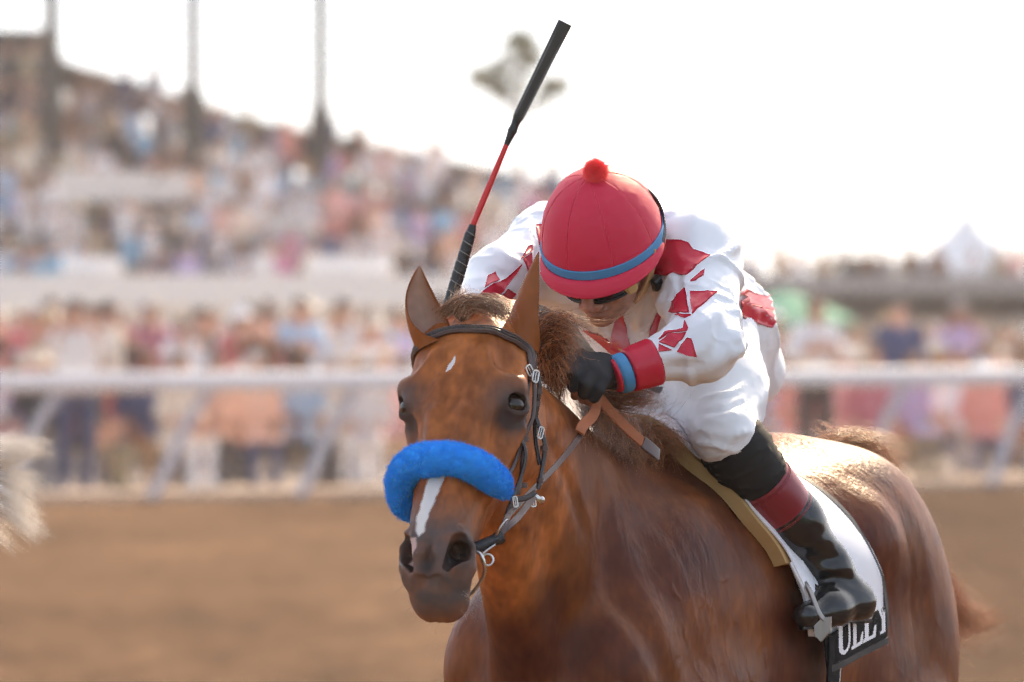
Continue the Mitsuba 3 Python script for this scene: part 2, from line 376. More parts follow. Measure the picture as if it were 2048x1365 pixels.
def body_field(q):
    q = q.astype(F32); h = np.stack([q[:, 0], np.abs(q[:, 1]), q[:, 2]], 1)
    d = slab('trunk', q[:, 0], q[:, 1], q[:, 2], TA, (TT + TB) / 2, (TT - TB) / 2, (TT - TB) / 2, TW, 2.25)
    d = smin(d, cone(q, (.14, 0, 1.52), (-.22, 0, 1.50), .045, .040), 0.10)            # withers
    n = (q - NECK_0) @ NECK_M
    d = smin(d, slab('neck', n[:, 0], n[:, 1] - .06 * n[:, 0], n[:, 2], [-.12, 0, .14, .32, .50, .66, .72], [-.01, 0, .004, .005, 0, 0, 0], [.20, .25, .215, .165, .100, .050, .035], [.18, .24, .215, .168, .130, .105, .10],
                      [.11, .135, .112, .084, .074, .068, .060], 2.2), 0.075)
    d = smin(d, cone(q, (.665, .030, 1.425), (.475, 0, 1.13), .050, .058), 0.04)        # windpipe
    d = smin(d, ell(h, (.19, .150, 1.20), (.25, .13, .060), frame([.42, 0, -.90], [0, 1, 0])), 0.06)   # shoulder
    d = smin(d, ell(h, (.36, .128, 1.13), (.11, .082, .13)), 0.05)                     # point of the shoulder
    d = smin(d, ell(h, (.42, .060, 1.02), (.08, .080, .12)), 0.04)                     # breast
    d = smin(d, ell(h, (.10, .190, 1.04), (.15, .070, .13)), 0.05)                     # triceps
    d = smin(d, ell(h, (-.68, .130, 1.325), (.26, .140, .180)), 0.06)                   # croup
    d = smin(d, ell(h, (-.54, .215, 1.34), (.07, .055, .06)), 0.07)                    # point of the hip
    d = smin(d, ell(h, (-.86, .153, 1.10), (.185, .123, .30)), 0.06)                    # thigh
    d = smin(d, ell(h, (-.63, .190, 1.02), (.17, .080, .20)), 0.06)                    # stifle
    d = smin(d, cone(h, (.22, .165, 1.0), (.22, .160, .66), .115, .052), 0.05)         # forelegs
    d = smin(d, cone(h, (.22, .160, .62), (.23, .160, .56), .050, .047), 0.03)
    d = smin(d, cone(h, (.23, .160, .55), (.20, .160, .24), .036, .032), 0.03)
    d = smin(d, cone(h, (.20, .160, .22), (.25, .160, .10), .040, .038), 0.02)
    d = smin(d, cone(h, (.25, .160, .09), (.285, .160, .04), .046, .058), 0.01)
    d = smin(d, cone(h, (-.78, .165, .95), (-.94, .155, .64), .130, .060), 0.05)      # hind legs
    d = smin(d, cone(h, (-.98, .155, .60), (-.92, .155, .52), .050, .050), 0.03)
    d = smin(d, cone(h, (-.93, .155, .54), (-.89, .155, .22), .040, .035), 0.03)
    d = smin(d, cone(h, (-.89, .155, .20), (-.83, .155, .10), .040, .038), 0.02)
    d = smin(d, cone(h, (-.83, .155, .09), (-.80, .155, .04), .046, .056), 0.01)
    d = smax(d, -q[:, 2], 0.003)
    d = smin(d, cone(q, (-.98, 0, 1.40), (-1.06, 0, 1.43), .045, .030), 0.03)         # dock
    return d

def side(a, c, b0=0.55, s=1, f=None):
    """the point on the skin beside (a, c), coming from the horse's left (s = 1) or right"""
    p = np.array([[a, s * b0, c]], F32); f = f or body_field
    for _ in range(22): p[:, 1] -= s * f(p) * 0.9
    return p[0]
RB = Ridge()
PENDING = []
def skin(ac, h, w, s=1): PENDING.append((ac, h, w))
def flush_skin():
    """brings all the relief lines onto the horse's left side at once"""
    p = np.array([[a, .55, c] for ac, _, _ in PENDING for a, c in ac], F32)
    for _ in range(22): p[:, 1] -= body_field(p) * .9
    i = 0
    for ac, h, w in PENDING: RB.add(p[i:i + len(ac)], h, w); i += len(ac)
# ------------------------------------------------------------------ ears
def ear_mesh(base, tip, bend, o, L, rmax, ext):
    """a cupped ear from base to tip, its axis bowed by bend, its opening facing o; ext widens it"""
    nt, nf = 34, 21
    t = np.linspace(0, 1, nt)
    ax = base + (tip - base) * t[:, None] + np.asarray(bend) * np.sin(np.pi * t)[:, None]
    tn = unit(np.gradient(ax, axis=0)); oo = unit(np.asarray(o) - (tn @ np.asarray(o))[:, None] * tn); s = np.cross(tn, oo)
    r = rmax * PchipInterpolator([0, .12, .38, .62, .82, .94, 1], [1.12, 1.10, 1.0, .80, .46, .20, .03])(t)
    A = PchipInterpolator([0, .15, .40, .70, 1], [2.9, 2.3, 1.75, 1.55, 1.45])(t)
    f = np.linspace(-1, 1, nf)
    ph = A[:, None] * f[None]
    dirv = -np.cos(ph)[..., None] * oo[:, None] + np.sin(ph)[..., None] * s[:, None]
    thick = .0042 * (1 - .55 * np.abs(f) ** 4)[None, :, None] * np.minimum(1, r / .010)[:, None, None]
    lip = (1 + .10 * np.abs(f) ** 6)[None, :, None]
    outer = ax[:, None] + dirv * (r[:, None, None] * lip); inner = ax[:, None] + dirv * (r[:, None, None] * lip - thick)
    V = np.concatenate([outer.reshape(-1, 3), inner.reshape(-1, 3)]); n = nt * nf
    i, j = np.meshgrid(np.arange(nt - 1), np.arange(nf - 1), indexing='ij'); k = i * nf + j
    q = np.stack([k, k + 1, k + nf + 1, k + nf], -1).reshape(-1, 4)
    Q = [q, (q + n)[:, ::-1]]
    for j, flip in ((0, 1), (nf - 1, 0)):
        k = np.arange(nt - 1) * nf + j; e = np.stack([k, k + nf, k + nf + n, k + n], 1); Q.append(e[:, ::-1] if flip else e)
    k = (nt - 1) * nf + np.arange(nf - 1); Q.append(np.stack([k, k + n, k + 1 + n, k + 1], 1))
    Q = np.vstack(Q)
    inside = np.concatenate([np.zeros(n), np.tile((1 - np.abs(f) ** 3), nt) * np.repeat(np.minimum(1, 1.2 - t * .3), nf)])
    return V, np.vstack([Q[:, [0, 1, 2]], Q[:, [0, 2, 3]]]), inside
EAR_R = (at(870, 688, 10.085), at(839, 532, 10.10))       # the horse's right ear, base and tip
EAR_L = (at(1036, 692, 10.10), at(1078, 504, 10.10))
EARS = [(*EAR_R, (-.010, 0, 0), (.40, -.86, .30), .13, .031, 1), (*EAR_L, (.006, .01, -.004), (.80, .25, .1), .15, .030, 1)]

# ------------------------------------------------------------------ coat colours: pigment, and a face lightened for the light it catches
def lin(r, g, b): return np.array([((x / 255 + .055) / 1.055) ** 2.4 if x > 10 else x / 255 / 12.92 for x in (r, g, b)])
CH_LIGHT, CH, CH_DARK = np.array([.300, .092, .023]), np.array([.145, .037, .008]), np.array([.058, .016, .005])
GREY, WHITE, PINK = np.array([.085, .068, .064]), np.array([.78, .73, .69]), np.array([.62, .42, .37])
def blend(c, k, w): return c * (1 - w[:, None]) + k * w[:, None]
def inpoly(x, y, pts, soft, warp=None):
    """1 inside the outline, 0 outside, over a soft edge"""
    P = shapely.Polygon(pts); pt = shapely.points(x, y)
    d = shapely.distance(P.boundary, pt) * np.where(shapely.contains(P, pt), 1, -1)
    return sm(-soft, soft, d + (0 if warp is None else warp))
def coat_color(p):
    q = to_head(p.astype(F32)); b = to_body(p.astype(F32))
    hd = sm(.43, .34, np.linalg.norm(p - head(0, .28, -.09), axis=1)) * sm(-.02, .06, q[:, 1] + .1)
    n1, n2 = fbm(p * 9, 4, 3), fbm(p * np.array([60, 60, 24]), 3, 5)
    c = np.tile(CH, (len(p), 1))
    c = blend(c, CH_DARK, np.clip(.50 + 1.6 * n1, 0, .9))
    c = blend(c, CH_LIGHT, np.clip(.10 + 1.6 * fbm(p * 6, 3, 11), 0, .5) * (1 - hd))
    fl = np.array([x_ / np.array([.30, .9, .35]) for x_ in q]) if False else q / np.array([.30, .9, .35])
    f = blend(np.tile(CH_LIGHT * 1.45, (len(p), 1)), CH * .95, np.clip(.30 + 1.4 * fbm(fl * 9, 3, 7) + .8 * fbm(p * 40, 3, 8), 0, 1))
    c = blend(c, f, hd)  # pale face, darker body: light and shade painted into one coat
    c = c * (1 + .5 * n2 + .45 * fbm(p * np.array([150, 150, 34]), 2, 15))[:, None]
    x, y, z = q.T; ax = np.abs(x)
    e = np.stack([ax, y, z], 1) - EYE_L
    w = np.exp(-((e[:, 0] / .040) ** 2 + ((e[:, 1] - .004) / .042) ** 2 + (e[:, 2] / .05) ** 2)) * hd
    c = blend(c, GREY * .85, np.clip(1.9 * w + .9 * fbm(p * 30, 3, 2) * w, 0, .95))                       # grey skin about the eyes
    m = sm(.405, .50, y + .035 * fbm(p * 26, 3, 9) + .10 * np.maximum(0, ax - .02)) * hd
    c = blend(c, GREY * 1.15 + .03 * CH, m * np.clip(.86 + .8 * fbm(p * 40, 3, 4), 0, 1))                # grey muzzle
    c = blend(c, CH_LIGHT * .55 + GREY * .6, .75 * sm(.585, .605, y) * sm(-.05, -.09, z) * hd)
    c = blend(c, np.array([.016, .013, .013]), .92 * hd * np.exp(-(((np.stack([ax, y, z], 1) - [.037, .530, -.034]) / [.024, .034, .026]) ** 2).sum(1) ** 2))     # dark lining of the nostrils
    c = blend(c, np.array([.030, .024, .022]), .75 * hd * sm(-.10, -.06, z) * np.exp(-((x + .004) / .013) ** 2 - ((y - .562) / .022) ** 2))
    c = blend(c, np.array([.030, .022, .020]), .85 * hd * sm(-.112, -.122, z) * sm(.52, .56, y))
    front = sm(-.05, -.03, z) * hd
    wp = .004 * fbm(p * 90, 3, 6)
    c = blend(c, WHITE, .95 * inpoly(x, y, STAR, .0012, wp) * front)
    c = blend(c, WHITE, .95 * inpoly(x, y, STRIPE, .003, wp * 1.4) * front)
    c = blend(c, PINK, .9 * inpoly(x, y, SNIP, .003, wp) * sm(-.08, -.05, z) * hd)
    return np.clip(c, .012, .9)
STAR = [(-.006, .128), (-.0035, .138), (-.010, .153), (-.017, .159), (-.0145, .147)]
STRIPE = [(.014, .33), (.008, .384), (-.001, .428), (-.008, .473), (-.011, .498), (-.019, .506), (-.025, .495), (-.029, .471), (-.022, .429), (-.018, .388), (-.013, .33)]
SNIP = [(-.024, .506), (-.022, .528), (-.032, .546), (-.047, .536), (-.045, .510)]
# ------------------------------------------------------------------ muscle, tendon and vein relief on the skin
for ac, h, w in (
    ([(.30, 1.46), (.27, 1.36), (.22, 1.24), (.20, 1.14)], .010, .026), ([(.20, 1.44), (.17, 1.34), (.13, 1.22), (.12, 1.14)], .010, .024),
    ([(.12, 1.44), (.07, 1.34), (.03, 1.22), (.02, 1.12)], .009, .024), ([(.05, 1.40), (-.02, 1.28), (-.05, 1.16), (-.04, 1.06)], .008, .024),
    ([(.34, 1.30), (.33, 1.20), (.30, 1.10)], .008, .02), ([(.26, 1.42), (.235, 1.30), (.205, 1.18)], -.007, .014), ([(.155, 1.42), (.11, 1.28), (.09, 1.14)], -.007, .013),
    ([(.09, 1.38), (.04, 1.24), (.02, 1.10)], -.005, .011), ([(-.1, 1.36), (-.13, 1.22), (-.12, 1.06)], .005, .022), ([(-.2, 1.36), (-.23, 1.22), (-.22, 1.06)], .004, .02),
    ([(.245, 1.20), (.20, 1.13), (.12, 1.09), (.03, 1.10)], -.008, .016), ([(.33, 1.16), (.26, 1.10), (.20, 1.02)], .006, .018),
    ([(.185, 1.40), (.165, 1.36), (.150, 1.30)], .003, .006), ([(.15, 1.32), (.13, 1.24), (.14, 1.18), (.12, 1.10)], .0024, .004),
    ([(.06, 1.30), (.045, 1.26), (.055, 1.22)], .0022, .0035), ([(.00, 1.30), (.015, 1.24), (.005, 1.20), (.02, 1.14)], .0022, .0035),
    ([(.09, 1.20), (.07, 1.17), (.075, 1.13), (.055, 1.10)], .0022, .0035), ([(.20, 1.16), (.19, 1.12), (.21, 1.08), (.195, 1.04)], .0024, .004),
    ([(.25, 1.14), (.235, 1.10), (.24, 1.06)], .0022, .004), ([(-.46, 1.47), (-.53, 1.40), (-.58, 1.30), (-.60, 1.18)], .010, .028),
    ([(-.54, 1.46), (-.63, 1.36), (-.69, 1.22), (-.71, 1.06)], -.008, .016), ([(-.62, 1.46), (-.73, 1.34), (-.79, 1.20), (-.80, 1.04)], .009, .028),
    ([(-.42, 1.42), (-.46, 1.30), (-.46, 1.16)], -.009, .024)):
    skin(ac, h * (.26 if w > .01 else .6), w)
for ac, h, w in (([(.37, 1.50), (.40, 1.40), (.405, 1.28), (.375, 1.16), (.33, 1.06)], -.020, .028), ([(.33, 1.46), (.35, 1.34), (.345, 1.22), (.31, 1.12)], .010, .03), ([(.52, 1.50), (.46, 1.40), (.44, 1.28)], .008, .025),
                 ([(.62, 1.56), (.52, 1.47), (.46, 1.36)], -.010, .018), ([(.24, 1.08), (.14, 1.06), (.04, 1.10)], -.010, .018), ([(-.05, 1.44), (.02, 1.40), (.10, 1.40)], -.006, .02)):
    skin(ac, h * .55, w)
rv = np.random.default_rng(31)
for k in range(30):                                                             # fine veins and skin wrinkles on the shoulder and flank
    a_, c_ = rv.uniform(-.05, .34), rv.uniform(1.06, 1.40); L_ = rv.uniform(.02, .06); g_ = rv.normal() * .8 + 1.9
    skin([(a_, c_), (a_ + L_ * math.cos(g_) * .5 + rv.normal() * .006, c_ - L_ * math.sin(g_) * .5), (a_ + L_ * math.cos(g_), c_ - L_ * math.sin(g_) + rv.normal() * .006)], rv.choice([-.0012, .0014, .0018]), rv.uniform(.003, .005))
flush_skin(); RB.done()
RH = Ridge()
def facial(pts, h, w):
    """relief on both sides of the face, from (x, y) in the head frame"""
    p = np.array([[x, y, .12] for x, y in pts], F32)
    for _ in range(14): p[:, 2] -= head_field(p) * .9
    for sgn in (1, -1): RH.add(p * [sgn, 1, 1], h * 1.7, w)
facial([(.018, .20), (.026, .28), (.022, .36), (.018, .44)], .0022, .008); facial([(.060, .225), (.052, .27), (.050, .33)], -.0030, .010); facial([(.070, .23), (.060, .29), (.055, .35), (.052, .41), (.046, .46)], .0024, .0045)
facial([(.055, .27), (.044, .31), (.040, .37)], .0016, .0030); facial([(.020, .10), (.040, .125), (.062, .150), (.082, .165)], .0035, .010); facial([(.030, .16), (.052, .185), (.062, .21)], -.0030, .010); facial([(.0, .12), (.008, .17), (.012, .22)], -.0016, .010)
facial([(.040, .42), (.043, .45), (.040, .48)], .0022, .0040); facial([(.020, .47), (.026, .50), (.022, .53)], -.0024, .006)
RH.done()
EARBASE = [(EAR_R, .030), (EAR_L, .030)]
def horse_field(p):
    p = p.astype(F32)
    q = to_body(p)
    d = body_field(q)
    m = np.linalg.norm(p - head(0, .28, -.1).astype(F32), axis=1) < 0.52
    if m.any():
        pm = p[m]; hq = to_head(pm); hd = head_field(hq)
        for (b, t), r in EARBASE:
            b, t = np.asarray(b), np.asarray(t)
            hd = smin(hd, cone(pm, b + (b - t) * .22, b + (t - b) * .02, .036, .020), .020)
        d[m] = smin(d[m], hd, 0.045)
    return d
def skin_ray(pts, off=0.0, d0=9.4):
    """points of the skin where the photograph shows it at (px, py), lifted by off"""
    o = A(*[(x, y, d0) for x, y in pts]); u = unit(A(*[(x, y, 12) for x, y in pts]) - o); p = o.copy()
    for _ in range(30): p = p + u * (horse_field(p) * .92)[:, None]
    return snap(p, off)
def snap(p, off=0.0, f=None):
    f = f or horse_field; p = np.asarray(p, float)
    for _ in range(5):
        d = f(p.astype(F32)) - off; g = grad(f, p.astype(F32)); p = p - (d / np.maximum((g * g).sum(1), .2))[:, None] * g
    return p
def normals(p, f=None): return unit(grad(f or horse_field, np.asarray(p).astype(F32), .003))
gx = uneven((-.62, -.27, .012), (-.27, .125, .0034), (.125, .9, .0065), (.9, 1.1, .012))
gy = uneven((9.55, 9.6, .012), (9.6, 10.22, .0034), (10.22, 11.3, .0075), (11.3, 12.1, .010))
gz = uneven((-.02, 1.05, .014), (1.05, 1.22, .007), (1.22, 1.82, .0036), (1.82, 1.9, .012))
hv, hf, hn = nets(horse_field, [gx, gy, gz])
for _ in range(2):                                                              # finer skin under the white marks
    c_ = to_head(hv[hf].mean(1).astype(F32)); m_ = (c_[:, 0] > -.06) & (c_[:, 0] < .02) & (c_[:, 2] > -.07) & (((c_[:, 1] > .12) & (c_[:, 1] < .166)) | ((c_[:, 1] > .36) & (c_[:, 1] < .555)))
    hv, hf = trimesh.remesh.subdivide(hv, hf, np.nonzero(m_)[0]); hv = hv.astype(F32)
def horse_skin(p): return horse_field(p) - RB(to_body(p.astype(F32))) - RH(to_head(p.astype(F32)))
hn = unit(grad(horse_field, hv)); hv = (hv + hn * (RB(to_body(hv)) + RH(to_head(hv)))[:, None]).astype(F32); hn = unit(grad(horse_skin, hv))

def fur(p, n, uv):
    q = p * 1.0
    a = .35 * mikit.noise(q.x * 900, q.y * 900, q.z * 170) + .6 * mikit.noise(q.x * 330, q.y * 330, q.z * 80) + 1.3 * mikit.noise(q.x * 130 + 9 * q.z, q.y * 130, q.z * 30)
    return a
vcol('coat', .42, specular=.20, sheen=.04, sheen_tint=.8)
bumped('coat', fur, .0009, 8e-4)
vcol('ear_skin', .6, specular=.3, sheen=.4)
vcol('coat_hair', .36, specular=.5)
plain('eye_glass', (.022, .011, .007), .06, specular=.55)
vcol('hair', .38, specular=.55, anisotropic=.4)
horse = thing('horse', 'galloping chestnut racehorse carrying the rider in white and red silks', 'horse')
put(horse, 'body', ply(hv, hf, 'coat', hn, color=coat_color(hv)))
for s, lab in ((1, None), (-1, None)):
    c = EYE_L * [s, 1, 1]; o = unit(np.array([.66 * s, .06, .75]))
    v, f = ball([0, 0, 0], .0222, 4); fr = np.stack([unit(np.cross(np.cross(o, [0, 1, 0]), o)), unit(np.cross(o, [0, 1, 0])), o], 1)
    v = np.array([head(*x) for x in (v @ fr.T + c + o * .0025)])
    put(horse, 'eye', ply(v, f, 'eye_glass'))
for b, t, bend, o, L, r, e in EARS:
    v, f, ins = ear_mesh(b, t, bend, o, L, r, e)
    c = blend(np.tile(CH_LIGHT * .8 + CH * .2, (len(v), 1)), np.array([.46, .30, .23]), np.clip(ins, 0, 1) * .85) * (1 + .35 * fbm(v * 70, 3, 1))[:, None]
    put(horse, 'ear', ply(v, f, 'coat', color=np.clip(c, .02, .9)))

# ------------------------------------------------------------------ hair
def hair(guides, n, spread, r, rng, cols, S=12, curl=.004, freq=1.5, lmin=.6, jit=.5, r1=.00012):
    """n strands between neighbouring guide curves; spread = (root, tip) in metres; returns a mesh and its vertex colours"""
    G = np.stack([spline(g, S) for g in guides]); k = len(G)
    u = rng.random(n) * (k - 1) if k > 1 else np.zeros(n); j = np.minimum(u.astype(int), max(k - 2, 0)); w = (u - j)[:, None, None]
    P = G[j] * (1 - w) + (G[j + 1] * w if k > 1 else 0)
    L = lmin + (1 - lmin) * rng.random(n) ** .6
    s = np.linspace(0, 1, S)
    si = L[:, None] * s[None] * (S - 1); a = np.minimum(si.astype(int), S - 2); ww = (si - a)[..., None]
    P = np.take_along_axis(P, a[..., None], 1) * (1 - ww) + np.take_along_axis(P, a[..., None] + 1, 1) * ww
    off = rng.normal(size=(n, 3)); ln = rng.normal(size=(n, 3)) * jit
    sp = spread[0] + (spread[1] - spread[0]) * s
    P = P + off[:, None] * sp[None, :, None] + ln[:, None] * (s ** 2)[None, :, None] * spread[1]
    ph = rng.random((n, 3)) * 6.28; fq = freq * (.6 + .8 * rng.random((n, 3)))
    P = P + curl * np.sin(fq[:, None] * 6.28 * s[None, :, None] + ph[:, None]) * (s[None, :, None] + .1)
    v, f = strand_mesh(P, r * (.6 + .8 * rng.random(n)), r1)
    c = np.array(cols)[rng.integers(0, len(cols), n)] * (.65 + .7 * rng.random((n, 1)))
    return v, f, np.repeat(np.clip(c, 0, .95), S * 3, 0)
def hair_part(parent, name, groups, label=None, kind=None):
    v, f = join([(g[0], g[1]) for g in groups]); c = np.vstack([g[2] for g in groups])
    return put(parent, name, ply(v, f, 'hair', color=c), label, kind)
rng = np.random.default_rng(4)
MANE = [(.24, .085, .030), (.40, .165, .065), (.10, .036, .016), (.52, .25, .11)]
g = []
g.append(hair([A((1066, 690, 10.27), (1078, 655, 10.27), (1100, 635, 10.26), (1130, 645, 10.26), (1152, 672, 10.27)),
               A((1072, 705, 10.30), (1094, 670, 10.28), (1118, 662, 10.27), (1138, 686, 10.28), (1148, 708, 10.29)),
               A((1082, 728, 10.34), (1098, 704, 10.32), (1112, 704, 10.31), (1120, 722, 10.31), (1125, 742, 10.32)),
               A((1096, 756, 10.40), (1104, 742, 10.38), (1112, 744, 10.37), (1116, 758, 10.37), (1119, 776, 10.38))], 620, (.008, .012), .0010, rng, MANE, curl=.003))
g.append(hair([A((1075, 700, 10.29), (1090, 695, 10.29), (1104, 718, 10.31), (1112, 750, 10.34)), A((1100, 765, 10.42), (1108, 765, 10.42), (1118, 790, 10.43), (1126, 815, 10.45))], 240, (.008, .012), .0010, rng, MANE, curl=.005))
g.append(hair([A((1095, 640, 10.22), (1140, 628, 10.2), (1190, 640, 10.2), (1240, 622, 10.22), (1285, 588, 10.25))], 3, (.004, .008), .0004, rng, MANE[1:], curl=.004, freq=.8))
g.append(hair([A((1110, 655, 10.22), (1160, 640, 10.2), (1215, 645, 10.2), (1255, 632, 10.2), (1290, 605, 10.2))], 4, (.004, .006), .0004, rng, MANE[1:], curl=.004, freq=.8))
g.append(hair([A((1095, 690, 10.24), (1150, 672, 10.22), (1200, 668, 10.2), (1235, 660, 10.2))], 5, (.006, .016), .00036, rng, MANE[1:], curl=.006))
g.append(hair([A((1190, 778, 10.55), (1225, 790, 10.54), (1262, 788, 10.5), (1300, 782, 10.5), (1318, 790, 10.5)), A((1195, 785, 10.54), (1225, 800, 10.52), (1260, 806, 10.5), (1290, 806, 10.5), (1312, 796, 10.5))], 420, (.012, .010), .00042, rng, MANE, curl=.004))
for x in range(0, 9):
    t = x / 8
    r0 = (1168 + 118 * t, 800 + 74 * t, 10.54 + .32 * t)
    g.append(hair([A(r0, (r0[0] + 18, r0[1] + 22, r0[2] - .07), (r0[0] + 26, r0[1] + 48, r0[2] - .12), (r0[0] + 22, r0[1] + 78, r0[2] - .15))], 260, (.012, .016), .00042, rng, MANE, curl=.006, lmin=.35))
g.append(hair([A((1250, 850, 10.75), (1285, 835, 10.73), (1300, 800, 10.72), (1318, 770, 10.72)), A((1265, 860, 10.78), (1300, 850, 10.76), (1320, 820, 10.74), (1330, 790, 10.74))], 60, (.008, .02), .00036, rng, MANE, curl=.006))
g.append(hair([A((1280, 875, 10.8), (1310, 868, 10.76), (1335, 880, 10.74), (1352, 905, 10.74)), A((1300, 880, 10.84), (1330, 878, 10.8), (1352, 892, 10.78), (1365, 915, 10.78))], 500, (.010, .012), .00042, rng, MANE, curl=.005))
g.append(hair([A((1070, 692, 10.28), (1085, 650, 10.26), (1115, 628, 10.25), (1160, 640, 10.25), (1195, 668, 10.26)), A((1085, 720, 10.32), (1110, 690, 10.29), (1140, 690, 10.28), (1170, 715, 10.28), (1172, 712, 10.30))], 34, (.008, .016), .0006, rng, MANE[1:], curl=.006))
hair_part(horse, 'mane', g)
# forelock: a tied bobble and the loose hair behind it
FK = [(.20, .085, .04), (.30, .15, .08), (.14, .06, .03), (.52, .36, .25)]
g = [hair([A((960, 604, 10.06), (985, 600, 10.03), (1008, 612, 10.01), (1022, 636, 10.0)), A((950, 612, 10.05), (975, 614, 10.02), (998, 628, 10.0), (1008, 648, 9.99))], 360, (.005, .006), .00045, rng, FK, curl=.003),
     hair([A((905, 622, 10.08), (918, 604, 10.07), (945, 598, 10.05), (980, 606, 10.04), (1022, 628, 10.04)), A((935, 630, 10.04), (950, 612, 10.03), (970, 612, 10.02), (995, 622, 10.02), (1015, 632, 10.02))], 520, (.006, .006), .0004, rng, FK, curl=.004, lmin=.4),
     hair([A((915, 618, 10.08), (912, 600, 10.09), (918, 582, 10.1), (926, 570, 10.1)), A((940, 606, 10.08), (930, 594, 10.09), (928, 582, 10.1), (934, 572, 10.1))], 70, (.006, .006), .00034, rng, FK[3:], curl=.003),
     hair([A((890, 625, 10.08), (905, 612, 10.07), (930, 606, 10.06), (950, 622, 10.04))], 260, (.006, .006), .0004, rng, FK, curl=.003)]
hair_part(horse, 'forelock', g)
wk = [];
for k in range(70):                                                             # whiskers
    s_ = rng.choice([-1, 1]); b_ = np.array([s_ * rng.uniform(.005, .045), rng.uniform(.54, .60), rng.uniform(-.13, -.06)]); q_ = snap(head(*b_)[None], 0)[0]; n_ = normals(q_[None])[0]; L_ = rng.uniform(.012, .035)
    wk.append([q_ - n_ * .001, q_ + n_ * L_ * .5 + [0, 0, -.002], q_ + n_ * L_ * .9 + rng.normal(size=3) * .003 + [0, 0, -.008]])
v, f = strand_mesh(np.array(wk), .00028, .0001); put(horse, 'whiskers', ply(v, f, 'hair', color=np.tile([.35, .28, .22], (len(v), 1))), kind='stuff')
a = np.linspace(0, 1, 120); cb = skin_ray([(931, 640)], .020)[0]
P = np.stack([np.stack([cb + .0125 * np.array([math.cos(6.28 * (3.2 * t + ph)) * math.sin(math.pi * (.1 + .8 * t)) , -.3 * math.sin(6.28 * (3.2 * t + ph)), 1.15 * math.cos(math.pi * (.1 + .8 * t)) + .2 * math.sin(6.28 * (3.2 * t + ph))]) for t in a]) for ph in np.linspace(0, 1, 26)])
P += rng.normal(size=P.shape) * .0006
v, f = strand_mesh(P, .0014, .001); b = ball(cb, (.0105, .0105, .0125), 3)
v2, f2 = join([(v, f), b])
put(horse, 'forelock_knot', ply(v2, f2, 'hair', color=np.tile([.12, .05, .03], (len(v2), 1)) * (.7 + .6 * rng.random((len(v2), 1)))))
TAIL = [(.42, .17, .06), (.32, .12, .045), (.50, .24, .10), (.24, .09, .035)]
g = [hair([A((1640, 890, 11.8), (1690, 880, 11.85), (1735, 882, 11.9), (1775, 893, 11.92), (1802, 912, 11.92)), A((1655, 900, 11.8), (1700, 894, 11.85), (1745, 904, 11.9), (1780, 922, 11.92), (1804, 944, 11.92)),
           A((1660, 915, 11.8), (1710, 910, 11.85), (1745, 922, 11.9), (1765, 942, 11.92), (1778, 962, 11.92))], 1100, (.010, .018), .0005, rng, TAIL, curl=.006, lmin=.45),
     hair([A((1660, 900, 11.86), (1740, 960, 12.0), (1830, 1080, 12.0), (1900, 1190, 12.0), (1960, 1240, 12.0), (2005, 1222, 12.0)), A((1660, 900, 11.86), (1730, 980, 12.0), (1810, 1110, 12.0), (1890, 1225, 12.0), (1945, 1258, 12.0), (1990, 1245, 12.0))], 900, (.02, .016), .0005, rng, TAIL, S=16, curl=.008, lmin=.86),
     hair([A((1660, 900, 11.86), (1730, 980, 12.0), (1800, 1130, 12.0), (1880, 1260, 12.0), (1935, 1295, 12.0), (1955, 1310, 12.0))], 160, (.02, .014), .0005, rng, TAIL, S=16, curl=.008, lmin=.86)]
hair_part(horse, 'tail', g)
# ------------------------------------------------------------------ bridle
plain('leather', (.080, .045, .038), .34, specular=.6)
plain('dark_leather', (.030, .020, .019), .34, specular=.6)
plain('steel', (.62, .60, .58), .22, metallic=1.0)
plain('black_rubber', (.022, .022, .024), .42)
bridle = thing('bridle', 'dark brown leather bridle with padded browband on the chestnut horse', 'bridle')
def strap(pts, w, h, mat='leather', name='strap', n=60, lift=None, parent=None, snapit=True, label=None, lips=True):
    """a leather strap lying on the skin along the photographed points"""
    p = skin_ray(pts, h * .5 + .001) if not isinstance(pts, np.ndarray) else pts
    p = spline(p, n)
    if snapit: p = snap(p, h * .5 + .0008)
    if lift is not None: p = p + normals(p) * (lift * np.sin(np.linspace(0, np.pi, n)))[:, None]
    N = normals(p)
    v, f = sweep(p, rrect(w, h, min(w, h) * .45), up=N)
    k = put(parent or bridle, name, ply(v, f, mat, smooth=40), label)
    return p, N, k
# browband with a raised padded middle
pb = np.vstack([[head(-.098, .100, -.085), head(-.096, .098, -.055)], skin_ray([(846, 690), (866, 674), (895, 665), (930, 661), (970, 662), (1005, 670), (1035, 686), (1056, 704)]), [head(.098, .108, -.062), head(.097, .112, -.085)]])
p, N, k = strap(pb, .0185, .006, name='browband', n=110)
for o in (-.0052, .0, .0052):
    s = unit(np.cross(np.gradient(p, axis=0), N))
    q = p + N * .0022 + s * o
    v, f = sweep(q, rrect(.0046, .0056, .002), up=N); put(k, 'piping', ply(v, f, 'leather' if o else 'dark_leather', smooth=60))
hp = np.array([head(-.085, .10, -.08), head(-.082, .04, -.09), head(-.06, -.01, -.065), head(0, -.035, -.045), head(.06, -.01, -.065), head(.082, .04, -.085), head(.093, .10, -.085)])
strap(hp, .02, .004, 'dark_leather', 'headpiece', n=80)
strap([(1056, 715), (1060, 735), (1064, 752)], .016, .005, 'dark_leather', 'headpiece', n=20)
CHEEK = unit(np.array([.62, -.78, .05]))
def loose(pts, w, h, mat, name, n=60):
    """a strap that hangs clear of the skin"""
    p = spline(A(*pts), n); v, f = sweep(p, rrect(w, h, min(w, h) * .45), up=CHEEK)
    return put(bridle, name, ply(v, f, mat, smooth=40))
D0 = float(head(.092, .25, -.13)[1])
